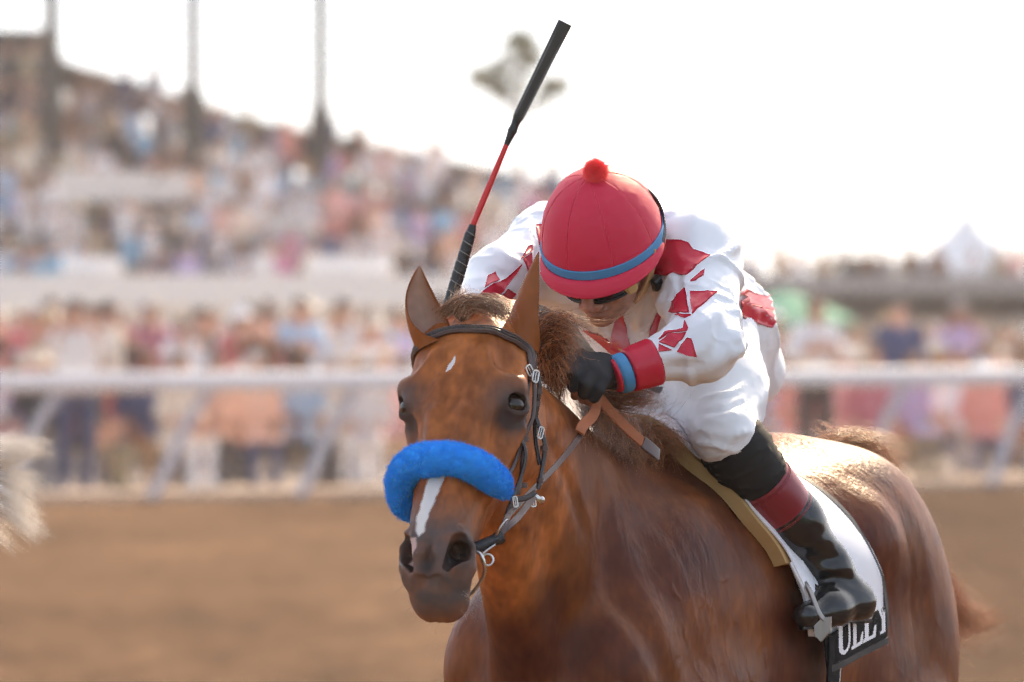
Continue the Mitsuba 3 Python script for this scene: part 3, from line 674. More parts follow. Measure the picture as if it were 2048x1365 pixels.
loose([(1063, 746, D0), (1056, 775, D0 - .005), (1051, 810, D0 - .012), (1048, 845, D0 - .015), (1045, 878, D0 - .02), (1034, 915, D0 - .03), (1018, 948, D0 - .05), (1002, 966, D0 - .06)], .0075, .0045, 'leather', 'cheekpiece')
loose([(1067, 748, D0 + .004), (1069, 780, D0), (1068, 815, D0 - .004), (1064, 840, D0 - .01), (1054, 862, D0 - .018), (1048, 880, D0 - .022), (1045, 910, D0 - .02), (1042, 950, D0 - .03), (1036, 990, D0 - .04)], .0080, .005, 'leather', 'cheekpiece')
loose([(1073, 748, D0 + .02), (1079, 775, D0 + .02), (1076, 800, D0 + .02), (1072, 830, D0 + .02), (1070, 862, D0 + .018), (1074, 900, D0 + .015), (1080, 930, D0 + .01)], .0085, .0055, 'dark_leather', 'throat_strap')
loose([(1073, 838, D0 + .012), (1082, 862, D0 + .01), (1089, 885, D0 + .01), (1088, 915, D0 + .008), (1083, 945, D0), (1076, 978, D0 - .01)], .0085, .0055, 'dark_leather', 'throat_strap')
loose([(1043, 882, D0 - .028), (1051, 905, D0 - .03), (1046, 940, D0 - .035), (1036, 970, D0 - .045), (1024, 1000, D0 - .06), (1012, 1034, D0 - .075)], .0075, .005, 'dark_leather', 'cheekpiece')
loose([(1004, 975, D0 - .07), (1018, 994, D0 - .06), (1045, 998, D0 - .04), (1070, 985, D0 - .02)], .010, .005, 'dark_leather', 'noseband')
def keeper(x, y, d, w, hh=.009, turn=0.0):
    c = at(x, y, d); t = unit(np.array([math.sin(turn), 0, -math.cos(turn)])); q = np.array([c - t * hh / 2, c + t * hh / 2])
    v, f = sweep(q, rrect(w, .0095, .003), up=CHEEK); put(bridle, 'keeper', ply(v, f, 'leather', smooth=40))
for k in ((1066, 758, D0 - .002, .019), (1047, 879, D0 - .022, .018), (1077, 783, D0 + .018, .0125), (1074, 808, D0 + .018, .0115), (1088, 897, D0 + .008, .0125), (1047, 971, D0 - .03, .0125), (1080, 962, D0 - .006, .0115)): keeper(*k)
def buckle(x, y, d, w, h, turn=0):
    c = at(x, y, d); N = CHEEK; t = unit(np.array([math.sin(turn), 0, -math.cos(turn)])); t = unit(t - N * (N @ t)); s = np.cross(t, N)
    q = rrect(w, h, min(w, h) * .3, 4); path = c + s * q[:, :1] + t * q[:, 1:]
    path = np.vstack([path, path[:1]]); v, f = sweep(path, circ(.0017, 6), up=N); w2 = tube([c - t * h / 2, c + t * h / 2 + N * .001], .001, 6, 4)
    put(bridle, 'buckle', ply(*join([(v, f), w2]), 'steel', smooth=60))
buckle(1059, 741, D0 - .010, .012, .018, .6); buckle(1071, 753, D0 - .012, .012, .020, -.35); buckle(1081, 866, D0, .010, .020, -.45); buckle(1030, 1004, D0 - .072, .009, .018, .2)

# ------------------------------------------------------------------ bit and reins
db = float(head(.060, .50, -.085)[1]) - .008
g0 = at(950, 1097, db + .004); g1 = at(1003, 1074, db + .03)
prof = np.array([(0, .0098), (.01, .0108), (.04, .0104), (.05, .0118), (.056, .0118)])
v, f = sweep(np.array([g0 + (g1 - g0) * t for t in np.linspace(0, 1, 16)]), circ(1, 18), scale=np.interp(np.linspace(0, 1, 16), [0, .15, .75, .85, 1], [.0085, .0105, .0095, .0118, .0112]))
put(bridle, 'bit_guard', ply(v, f, 'black_rubber', smooth=50))
def ring(c, r, th, nrm, name, a0=0, a1=2 * np.pi, e=1.0, mat='steel', parent=None, x0=None):
    nrm = unit(nrm); x = unit(np.cross(nrm, [0, 0, 1]) if x0 is None else np.asarray(x0) - nrm * (np.asarray(x0) @ nrm)); y = np.cross(nrm, x)
    a = np.linspace(a0, a1, 48); p = c + r * (np.cos(a)[:, None] * x + e * np.sin(a)[:, None] * y)
    v, f = sweep(p, circ(th, 9), up=np.broadcast_to(nrm, p.shape)); return put(parent or bridle, name, ply(v, f, mat, smooth=60))
v, f = tube(A((947, 1104, db), (962, 1110, db - .006), (968, 1126, db - .006), (970, 1142, db), (962, 1162, db + .012), (946, 1184, db + .025), (930, 1192, db + .04)), .0031, 9, 50)
put(bridle, 'bit_ring', ply(v, f, 'steel', smooth=60))
ring(at(975, 1120, db + .006), .0098, .0022, (.25, -.9, .2), 'bit_ring', e=1.0)
v, f = tube(A((966, 1108, db), (978, 1098, db + .004), (990, 1090, db + .01)), .0022, 8, 16); put(bridle, 'bit_ring', ply(v, f, 'steel', smooth=60))
v, f = sweep(spline(A((993, 1068, db + .015), (1000, 1056, db + .01), (1008, 1044, db + .012), (1014, 1040, db + .02)), 16), rrect(.0085, .004), scale=np.linspace(1.0, .5, 16)); put(bridle, 'bit_hook', ply(v, f, 'steel', smooth=60))
pr = spline(A((1003, 1068, db + .03), (1012, 1040, db + .05), (1030, 1016, db + .10), (1062, 984, db + .18), (1100, 945, 10.15), (1150, 886, 10.28), (1182, 838, 10.37), (1194, 808, 10.41), (1192, 786, 10.42)), 90)
cut = 76
v, f = sweep(pr[:cut + 1], rrect(.0105, .0036, .0016), up=np.array([.5, -.62, .6])); rein = put(bridle, 'rein', ply(v, f, 'leather', smooth=40))
v, f = sweep(spline(A((1000, 1066, db + .035), (1020, 1050, db + .05), (1040, 1030, db + .09), (1060, 1004, db + .15), (1075, 990, db + .2)), 30), rrect(.012, .0036, .0016), up=np.array([.5, -.62, .6])); put(bridle, 'rein', ply(v, f, 'leather', smooth=40))
c = at(1074, 996, db + .185)
for o, s, R in (((0, 0, 0), (.016, .012, .010), .6),): 
    a = np.array([[math.cos(R), 0, math.sin(R)], [0, 1, 0], [-math.sin(R), 0, math.cos(R)]]); put(bridle, 'keeper', ply(*block(c, s, a, .002), 'steel'))
buckle(1066, 1004, db + .175, .010, .017, .2)
c = at(1083, 1000, db + .19); put(bridle, 'keeper', ply(*ball(c, (.006, .007, .007), 2), 'steel'))
# rubber hand-parts of the reins: orange brown, pimpled
plain('rubber_grip', (.42, .135, .055), .55, specular=.4)
def pimples(p, n, uv): return dr.abs(dr.sin(uv.x * 520)) * dr.abs(dr.sin(uv.y * 520))
scene['rubber_grip']['bsdf'] = {'type': 'bumpmap', 'bump': mikit.proc(lambda p, n, uv: dr.sin((p.x + p.z * 1.0 - p.y) * 1900) * dr.sin((p.z - p.x) * 1500), 4e-4), 'scale': .0006, 'bsdf': scene['rubber_grip']['bsdf']}
g = spline(A((1160, 866, 10.30), (1180, 838, 10.362), (1192, 810, 10.405), (1190, 780, 10.42), (1186, 770, 10.43)), 40)
v, f = sweep(g, rrect(.0205, .0045, .002), up=np.array([.5, -.75, .35])); put(bridle, 'rein_grip', ply(v, f, 'rubber_grip', smooth=40), 'orange brown rubber rein grip held in the glove')
g = spline(A((1196, 792, 10.43), (1214, 815, 10.44), (1245, 848, 10.45), (1275, 876, 10.465), (1296, 893, 10.48)), 40)
v, f = sweep(g, rrect(.0235, .0045, .002), up=np.array([.35, -.75, .55])); put(bridle, 'rein_grip', ply(v, f, 'rubber_grip', smooth=40), 'orange brown rubber rein grip hanging behind the glove')
g = spline(A((1286, 885, 10.470), (1296, 893, 10.474), (1307, 902, 10.480), (1317, 911, 10.488)), 20)
v, f = sweep(g, rrect(.027, .006, .0028), up=np.array([.35, -.75, .55])); put(bridle, 'rein_end', ply(v, f, 'leather', smooth=40))

# ------------------------------------------------------------------ sheepskin noseband (shadow roll)
sc = spline(np.array([head(*q) for q in ((-.080, .398, -.110), (-.089, .380, -.075), (-.083, .364, -.030), (-.057, .355, .008), (-.018, .352, .026), (.024, .352, .026), (.060, .356, .006), (.085, .362, -.034), (.092, .370, -.078))]), 120)
t = np.linspace(0, 1, 120)
rr = .0268 * (1 - np.abs(2 * t - 1) ** 7 * .85) * (1 + .03 * np.sin(17 * t)) * (.94 + .06 * np.sin(np.pi * t))
up = unit(sc - head(0, .36, -.06))
v, f = sweep(sc, circ(1, 56), up=up, scale=rr)
nn = unit(v - np.vstack([np.repeat(sc, 56, 0), sc[:1], sc[-1:]]))
v = v + nn * (.0030 * fbm(v * 130, 3, 1) + .0035 * fbm(v * 55, 2, 2))[:, None] * 1.6
FL = np.array([.045, .33, .82])
c = FL * (1 + .9 * fbm(v * 120, 3, 4))[:, None]
scene['fleece'] = {'type': 'twosided', 'bsdf': {'type': 'principled', 'base_color': {'type': 'mesh_attribute', 'name': 'vertex_color'}, 'roughness': .9, 'sheen': 1.0, 'specular': .1}}
roll = thing('sheepskin_noseband', 'thick bright blue sheepskin roll across the nose of the chestnut horse', 'noseband')
put(roll, 'roll', ply(v, f, 'fleece', color=np.clip(c, .004, .9)))
k = rng.integers(0, len(v) - 2, 26000); root = v[k]; dirn = unit(nn[k] + .7 * rng.normal(size=(len(k), 3)) * .6)
ln = .0034 * (.4 + rng.random(len(k)))[:, None]
root = root + rng.normal(size=root.shape) * .0008
P = np.stack([root - dirn * .001, root + dirn * ln * .5, root + (dirn + .5 * rng.normal(size=dirn.shape)) * ln], 1)
vv, ff = strand_mesh(P, .00042, .0002)
put(roll, 'fibres', ply(vv, ff, 'fleece', color=np.repeat(np.clip(FL * (.7 + .7 * rng.random((len(k), 1))), 0, .9), 9, 0)), kind='stuff')
# ------------------------------------------------------------------ saddlecloth, pad and saddle, laid over the back
def girth_pt(a, th, off=0.0):
    """points of the horse's surface around the barrel: station a, angle th (0 = level on the left, pi/2 = spine), lifted by off"""
    a, th = np.broadcast_arrays(np.asarray(a, float), np.asarray(th, float)); sh = a.shape
    d = np.stack([np.zeros(a.size), np.cos(th.ravel()), np.sin(th.ravel())], 1)
    o = np.stack([a.ravel(), np.zeros(a.size), np.full(a.size, 1.2)], 1); r = np.full(a.size, .62)
    f = lambda q: body_field(q)
    for _ in range(18): r = r - (f((o + d * r[:, None]).astype(F32)) - 0) * .9
    q = o + d * r[:, None]
    g = unit(grad(f, q.astype(F32), .004)); q = q + g * np.broadcast_to(np.asarray(off, float), sh).reshape(-1, 1)
    return (WITH + q @ BM.T).reshape(sh + (3,))
def sheet(af, ar, th, off, thick, n=40, relief=None, tilt=0.0):
    """a thick cloth between the front edge af(th) and the rear edge ar(th)"""
    s = np.linspace(0, 1, n); TH, S = np.meshgrid(th, s, indexing='ij'); TH = TH + tilt * S
    Aa = af(TH) * (1 - S) + ar(TH) * S
    rl = 0 if relief is None else relief(TH, S)
    lo_ = girth_pt(Aa, TH, off + rl); hi_ = girth_pt(Aa, TH, off + thick + rl)
    m = len(th); k = (np.arange(m - 1)[:, None] * n + np.arange(n - 1)).reshape(-1)
    q = np.stack([k, k + 1, k + n + 1, k + n], 1); N = m * n
    rim = np.concatenate([np.arange(n - 1), np.arange(m - 1) * n + n - 1, (m - 1) * n + np.arange(n - 1, 0, -1), np.arange(m - 1, 0, -1) * n]); r2 = np.roll(rim, -1)
    Q = np.vstack([q[:, ::-1], q + N, np.stack([rim, r2, r2 + N, rim + N], 1)])
    return np.vstack([lo_.reshape(-1, 3), hi_.reshape(-1, 3)]), np.vstack([Q[:, [0, 1, 2]], Q[:, [0, 2, 3]]]), (TH, S)
PI = np.pi
frt = PchipInterpolator([-.45, -.19, .17, .35, .5, .82, 1.11, 1.33, 1.57, 1.81, 2.03, 2.6, 3.6], [-.145, -.122, -.105, -.085, -.070, -.015, -.002, .015, .045, .015, -.002, -.07, -.13])
rear = PchipInterpolator([-.45, -.11, .21, .42, .68, .88, 1.05, 1.19, 1.57, 2.0, 2.5, 3.6], [-.50, -.50, -.486, -.446, -.402, -.360, -.325, -.300, -.285, -.32, -.40, -.5])
plain('felt_tan', (.46, .29, .12), .9, sheen=.5); bumped('felt_tan', lambda p, n, uv: mikit.fbm(p.x * 420, p.y * 420, p.z * 420, 2), .0016, 5e-4)
plain('cloth_white', (.80, .80, .83), .55, sheen=.3); plain('cloth_black', (.007, .007, .008), .7, specular=.2); plain('binding_grey', (.030, .030, .032), .5)
pad = thing('saddle_pad', 'thick tan felt pad edge under the white saddlecloth', 'saddle pad')
th = np.linspace(.42, PI - .42, 110)
v, f, _ = sheet(lambda t: frt(t), lambda t: frt(t) - .16, th, .001, .026, 14); put(pad, 'pad', ply(v, f, 'felt_tan', smooth=50))
cloth = thing('saddlecloth', 'white saddlecloth with dark binding and black lettered flap on the horse', 'saddlecloth')
th = np.linspace(-.10, PI + .1, 150)
ripple = lambda T, S: (.010 * np.exp(-(S / .10) ** 2) * sm(.75, .1, T) * (1 + .6 * np.sin(9 * T + 2)) + .004 * np.sin(7 * T + 5 * S) * sm(.9, .2, T)) * (T < 1.5)
v, f, _ = sheet(lambda t: frt(t) - .012, lambda t: rear(t) + .022, th, .0285, .003, 46, ripple); put(cloth, 'cloth', ply(v, f, 'cloth_white', smooth=60))
v, f, _ = sheet(lambda t: rear(t) + .024, lambda t: rear(t) + .006, th, .0285, .0042, 6); put(cloth, 'binding', ply(v, f, 'binding_grey', smooth=50), 'dark binding along the rear edge')
v, f, _ = sheet(lambda t: frt(t) - .04, lambda t: rear(t) - .010, th, .012, .012, 46); put(cloth, 'underlay', ply(v, f, 'cloth_white', smooth=50))
v, f, _ = sheet(lambda t: frt(t) - .008, lambda t: frt(t) - .012 - .045 * sm(-.34, .25, t), np.linspace(-.09, .42, 50), .030, .003, 14, lambda T, S: (.007 * np.sin(S * 5 + 4 * T) + .006 * S) * sm(.42, .1, T) * sm(-.21, .02, T)); put(cloth, 'cloth', ply(v, f, 'cloth_white', smooth=60))
flap_off = .034
tf = np.linspace(-.298, -.10, 40); TILT_ = .16
v, f, _ = sheet(lambda t: frt(t) - .05, lambda t: rear(t) + .088, tf, flap_off, .003, 40, lambda T, S: .014 * S + .004 * np.sin(6 * S + 1), TILT_); fl = put(cloth, 'flap', ply(v, f, 'cloth_black', smooth=60), 'black lower flap with white letters')
# letters: white serif capitals sewn to the flap
def serif(ch):
    B = shapely.box
    if ch == 'L': return [B(.10, 0, .27, 1), B(0, .94, .38, 1), B(0, 0, .62, .07), shapely.Polygon([(.62, 0), (.66, .34), (.60, .34), (.50, .07), (.40, .07), (.40, 0)])]
    if ch == 'U': return [B(.08, .30, .24, 1), B(0, .94, .34, 1), B(.50, .94, .78, 1), B(.60, .30, .68, 1), shapely.Polygon([(.08, .32), (.10, .14), (.20, .03), (.36, -.02), (.52, .03), (.64, .14), (.68, .32), (.60, .32), (.55, .16), (.46, .08), (.36, .07), (.28, .12), (.24, .32)])]
    return [B(.30, 0, .46, .45), B(.20, 0, .56, .06), shapely.Polygon([(.04, 1), (.22, 1), (.46, .44), (.30, .44)]), shapely.Polygon([(.66, 1), (.74, 1), (.44, .42), (.36, .46)]), B(-.03, .94, .30, 1), B(.56, .94, .82, 1)]
plain('letter_white', (.82, .82, .84), .5)
H = .056; a0 = -.212; x = 0.0
for ch in 'ULLY':
    g_ = shapely.union_all(serif(ch)).buffer(.018); w_ = {'U': .80, 'L': .70, 'Y': .8}[ch]
    for poly in getattr(g_, 'geoms', [g_]):
        poly = shapely.segmentize(poly, .06).intersection(shapely.box(-1, -1, (.402 + a0) / (H * 1.3) - x, 2))
        if poly.is_empty or poly.geom_type != 'Polygon': continue
        mv, mf = trimesh.creation.triangulate_polygon(poly, engine='earcut')
        aa_ = a0 - (x + mv[:, 0]) * H * 1.3; cc = mv[:, 1] * H
        S_ = (aa_ + .19) / (-.412 + .19)
        th0 = -.252 + TILT_ * S_ + cc / .272
        off = flap_off + .0042 + .014 * S_ + .004 * np.sin(6 * S_ + 1)
        P_ = girth_pt(aa_, th0, off)
        fn = np.cross(P_[mf[:, 1]] - P_[mf[:, 0]], P_[mf[:, 2]] - P_[mf[:, 0]]).sum(0)
        put(fl, 'letter', ply(P_, mf if fn @ BL > 0 else mf[:, ::-1], 'letter_white', smooth=False))
    x += w_ * .97
v, f, _ = sheet(lambda t: frt(t) - .05, lambda t: rear(t) + .086, np.linspace(-.338, -.298, 14), flap_off, .005, 40, lambda T, S: .014 * S + .004 * np.sin(6 * S + 1), TILT_); put(cloth, 'hem', ply(v, f, 'binding_grey', smooth=60))
saddle = thing('saddle', 'small black racing saddle under the rider', 'saddle')
th = np.linspace(1.12, PI - 1.12, 70)
v, f, _ = sheet(lambda t: -.055 - .10 * (1 - np.sin(t)) * 0 - .02 * np.cos(2 * (t - PI / 2)) , lambda t: -.20 - .05 * np.sin(t) ** 4, th, .034, .012, 34, lambda T, S: .030 * np.sin(T) ** 8 * ((1 - S) ** 3 + S ** 4) + .006 * np.sin(T) ** 4); put(saddle, 'seat', ply(v, f, 'patent_black', smooth=50))
sl = spline(np.array([girth_pt(-.20, .6, .05), girth_pt(-.19, .35, .05), girth_pt(-.185, .18, .06), at(1598, 1150, 10.865)]), 40)
v, f = sweep(sl, rrect(.016, .004, .0015), up=BL); put(saddle, 'stirrup_leather', ply(v, f, 'dark_leather', smooth=40))
plain('alloy', (.33, .31, .29), .45, metallic=.7); plain('strap_pale', (.62, .60, .56), .6)
st = put(saddle, 'stirrup', None); del scene[st]; labels[st] = {'label': 'pale metal stirrup iron round the toe of the boot'}
v, f = sweep(spline(A((1594, 1152, 10.862), (1608, 1164, 10.835), (1622, 1188, 10.815), (1633, 1216, 10.805), (1644, 1236, 10.803), (1652, 1242, 10.81)), 40), rrect(.0105, .0062, .002), up=unit(np.array([.6, -.75, .3])))
scene[st] = ply(v, f, 'alloy', smooth=50)
v, f = sweep(spline(A((1594, 1152, 10.862), (1596, 1180, 10.885), (1602, 1210, 10.90), (1607, 1236, 10.91)), 24), rrect(.008, .006, .002), up=unit(np.array([.6, -.75, .3]))); put(st, 'branch', ply(v, f, 'black_rubber', smooth=50))
v, f = sweep(spline(A((1648, 1262, 10.81), (1640, 1262, 10.85), (1630, 1262, 10.90)), 12), rrect(.030, .005, .002), up=np.array([.1, -.2, 1.0])); put(st, 'tread', ply(v, f, 'alloy', smooth=50))
V = A((1644, 1236, 10.800), (1660, 1234, 10.806), (1660, 1262, 10.806), (1641, 1284, 10.800), (1629, 1270, 10.800), (1628, 1252, 10.800))
V = np.vstack([V, V + np.array([.004, .012, 0])]); k = np.arange(6); k2 = (k + 1) % 6
F_ = np.vstack([[[0, i, i + 1] for i in range(1, 5)], [[6, i + 7, i + 6] for i in range(1, 5)], np.stack([k, k2, k2 + 6], 1), np.stack([k, k2 + 6, k + 6], 1)])
put(st, 'side_plate', ply(V, F_, 'alloy', smooth=False))
def girthstrap(a, t0, t1, w, off, mat, name, edge=None):
    tt = np.linspace(t0, t1, 60); p = girth_pt(a + 0 * tt, tt, off); N = unit(p - (WITH + BF * a + np.array([0, 0, 1.2])))
    v, f = sweep(p, rrect(w, .005, .002), up=N); k = put(saddle, name, ply(v, f, mat, smooth=40))
    if edge: v, f = sweep(p + BF * (-w / 2 - .002), rrect(.005, .006, .002), up=N); put(k, 'edge', ply(v, f, edge, smooth=40))
girthstrap(-.205, -.10, -2.9, .055, .040, 'cloth_black', 'girth', 'strap_pale')
# ------------------------------------------------------------------ the rider: where his joints are
SH_L, SH_R = at(1388, 522, 10.68), at(1103, 498, 10.88)
EL_L, WR_L = at(1398, 690, 10.47), at(1246, 746, 10.43)
EL_R, WR_R = at(1000, 560, 10.70), at(912, 652, 10.53)
PEL = at(1352, 636, 11.20); SHM = (SH_L + SH_R) / 2
TX = unit(PEL - SHM); TL = unit(SH_L - SH_R); TL = unit(TL - TX * (TX @ TL)); TN = np.cross(TX, TL); TN *= np.sign(TN[2])
TM = np.stack([TX, TL, TN], 1).astype(F32)                                   # along the spine, left, dorsal
def tor(x, l, n): return SHM + TM @ np.array([x, l, n], F32)
HIP_L, KN_L, AN_L = at(1420, 680, 11.08), at(1448, 868, 10.77), at(1668, 1148, 10.92)
HIP_R, KN_R = at(1312, 690, 11.24), at(1264, 842, 10.93)
rider = thing('person', 'jockey crouching over the horse in white silks with red diamonds and a red cap', 'person')

def shirt_field(p):
    p = p.astype(F32); q = (p - SHM.astype(F32)) @ TM
    d = ell(q, (.12, 0, -.005), (.20, .185, .120))
    d = smin(d, ell(q, (.30, 0, .010), (.19, .165, .120)), .07)
    d = smin(d, ell(q, (.47, .030, -.005), (.17, .164, .122)), .06)
    d = smin(d, ell(q, (.60, .045, -.045), (.10, .150, .098)), .05)
    d = smin(d, ell(q, (.27, .03, -.085), (.17, .125, .070)), .06)             # the front hangs full
    d = smin(d, cone(p, SH_R + TN * .005, SH_L + TN * .005, .078, .084), .06)
    d = smin(d, ell(q, (.00, 0, -.07), (.11, .15, .07)), .05)
    a = cone(p, SH_L, EL_L + np.array([.012, 0, -.005]), .082, .058)
    a = smin(a, cone(p, EL_L, WR_L + (EL_L - WR_L) * .30, .058, .0355), .035)
    d = smin(d, a, .030)
    a = cone(p, SH_R, EL_R, .074, .056)
    a = smin(a, cone(p, EL_R, WR_R + (EL_R - WR_R) * .30, .056, .038), .035)
    d = smin(d, a, .040)
    d = smin(d, cone(p, SHM + TN * .03 - TX * .02, SHM - TX * .08 + TN * .035, .085, .068), .04)   # collar
    return d
def march(f, pts, d0=9.6, n=60):
    o = A(*[(x, y, d0) for x, y in pts]); u = unit(A(*[(x, y, 12) for x, y in pts]) - o); p = o.copy()
    for _ in range(n): p = p + u * (f(p) * .92)[:, None]
    return p
FOLD = Ridge()
for pts, h, w in (
    ([(1300, 560), (1290, 610), (1275, 660)], .010, .012), ([(1335, 560), (1325, 600), (1300, 650)], .011, .011), ([(1270, 600), (1262, 640), (1275, 690)], -.006, .010),
    ([(1355, 545), (1352, 580), (1335, 620)], -.009, .010), ([(1480, 480), (1462, 500), (1430, 520), (1400, 530)], .008, .010), ([(1492, 500), (1470, 520), (1440, 545)], -.008, .010),
    ([(1500, 540), (1470, 570), (1440, 590)], .006, .012), ([(1440, 610), (1420, 640), (1390, 655)], .006, .012), ([(1300, 700), (1345, 712), (1395, 705)], .007, .010), ([(1320, 735), (1360, 735), (1400, 722)], -.006, .010),
    ([(1430, 640), (1440, 680), (1420, 715)], -.008, .012), ([(1460, 600), (1470, 650), (1450, 700)], .009, .014), ([(1480, 660), (1450, 720), (1390, 750)], .008, .012), ([(1520, 620), (1500, 680), (1450, 740)], -.007, .012),
    ([(1400, 420), (1385, 460), (1380, 500)], .006, .014), ([(1440, 440), (1425, 480), (1415, 510)], -.005, .012), ([(1350, 400), (1345, 440), (1340, 470)], .005, .012),
    ([(1000, 500), (1020, 520), (1045, 530)], .006, .010), ([(975, 545), (1000, 548), (1030, 560)], -.006, .010), ([(960, 580), (985, 575), (1010, 590)], .006, .010), ([(1050, 440), (1060, 480), (1050, 520)], .007, .012),
    ([(1185, 690), (1200, 720), (1220, 740)], .006, .010), ([(1130, 620), (1160, 670), (1190, 700)], .007, .011), ([(1275, 735), (1295, 740), (1320, 750)], .004, .006), ([(1285, 715), (1300, 722), (1322, 722)], -.004, .006)):
    FOLD.add(march(shirt_field, pts), h, w)
FOLD.done()
def crease(p, s, amp, seed, dirn, stretch=3.0):
    """soft ridged creases, drawn out along dirn"""
    d = unit(dirn); q = p + (p @ d)[:, None] * d * (1 / stretch - 1)
    q = q + .035 * np.stack([fbm(q * 7, 2, seed + 20), fbm(q * 7, 2, seed + 21), fbm(q * 7, 2, seed + 22)], 1)
    n = fbm(q * s, 2, seed); k = np.clip(fbm(p * 6, 2, seed + 9) * 3 + .6, 0, 1)
    return amp * (1.25 * k * np.exp(-(n / .045) ** 2) + 1.4 * fbm(q * s * .6, 2, seed + 5))
def shirt_relief(p):
    w1 = crease(p, 12, .0060, 3, TX * .6 + TN * .3 - np.array([0, 0, .5])); w2 = crease(p, 26, .0026, 8, WR_L - EL_L + np.array([0, .2, .1]))
    return (FOLD(p.astype(F32)) + w1 + w2) * np.clip(np.linalg.norm(p - WR_L, axis=1) / .13, .12, 1) ** 1.5
def drape(f, relief, lo, hi, h, bsdf, color=None):
    v, t, n = nets(f, grid(lo, hi, h)); v = v + n * relief(v)[:, None]
    return v, t
plain('satin_white', (.79, .80, .83), .30, specular=.5, sheen=.3)
plain('satin_red', (.56, .018, .045), .34, specular=.45, sheen=.3)
plain('cap_red', (.60, .022, .058), .55, specular=.35, sheen=.5)
plain('band_blue', (.065, .25, .47), .6)
weave = lambda p, n, uv: mikit.noise(p.x * 700, p.y * 700, p.z * 700)
bumped('cap_red', weave, .0004, 5e-4)
lo, hi = A((880, 900, 10.8), )[0], A((1700, 300, 10.8))[0]
v, t = drape(shirt_field, shirt_relief, (-.19, 10.30, 1.58), (.56, 11.42, 2.08), .0058, 'satin_white')
put(rider, 'shirt', ply(v, t, 'satin_white'), 'white satin jacket with red diamond patches')
shirt = f'{rider}__shirt'

def patch(poly, off=.0030, f=None, relief=None, mat='satin_red', parent=None, step=7.0, name='patch', d0=9.6, jump=.04):
    """a sewn-on patch: the outline, as photographed, laid on the cloth"""
    f = f or shirt_field; relief = relief or shirt_relief
    P = shapely.Polygon(poly).buffer(0); x0, y0, x1, y1 = P.bounds
    P = P.segmentize(step * .7)
    gx_, gy_ = np.meshgrid(np.arange(x0, x1, step), np.arange(y0, y1, step)); pts = np.stack([gx_.ravel(), gy_.ravel()], 1)
    pts = pts[shapely.contains(P.buffer(-step * .4), shapely.points(pts))]
    ring_ = np.array(P.exterior.coords)[:-1]
    al = np.vstack([ring_, pts])
    from scipy.spatial import Delaunay
    tri = Delaunay(al).simplices
    c = al[tri].mean(1); tri = tri[shapely.contains(P, shapely.points(c))]
    if len(tri) == 0: return None
    p = march(f, al, d0)
    n = unit(grad(f, p.astype(F32), .003))
    lim = np.max(np.linalg.norm(np.diff(p[tri[:, [0, 1, 2, 0]]], axis=1), axis=2), axis=1); tri = tri[lim < jump + step * .003]
    if len(tri) > 1:
        cc = trimesh.graph.connected_component_labels(trimesh.graph.face_adjacency(tri), node_count=len(tri)); tri = tri[cc == np.bincount(cc).argmax()]
    used = np.isin(np.arange(len(ring_)), tri)
    q = p + n * (relief(p) + off)[:, None]
    view = unit(q - CAM); fn = np.cross(q[tri[:, 1]] - q[tri[:, 0]], q[tri[:, 2]] - q[tri[:, 0]])
    flip = (fn * view[tri[:, 0]]).sum(1) > 0; tri[flip] = tri[flip][:, ::-1]
    b = q - n * .004                                                             # thickness: a skirt down into the cloth
    m = len(ring_); k = np.arange(m); k2 = (k + 1) % m
    sk = np.vstack([np.stack([k, k2, k2 + len(q)], 1), np.stack([k, k2 + len(q), k + len(q)], 1)])
    ok = np.max(np.linalg.norm(q[k] - q[k2], axis=1)[:, None], axis=1) < .02
    ok &= used[k] & used[k2]; sk = sk[np.concatenate([ok, ok])]
    F_ = np.vstack([tri, sk])
    if len(F_) < 2: return None
    cc = trimesh.graph.connected_component_labels(trimesh.graph.face_adjacency(F_), node_count=len(F_)); F_ = F_[cc == np.bincount(cc).argmax()]
    ids_, inv_ = np.unique(F_, return_inverse=True)
    return put(parent or shirt, name, ply(np.vstack([q, b])[ids_], inv_.reshape(-1, 3), mat))
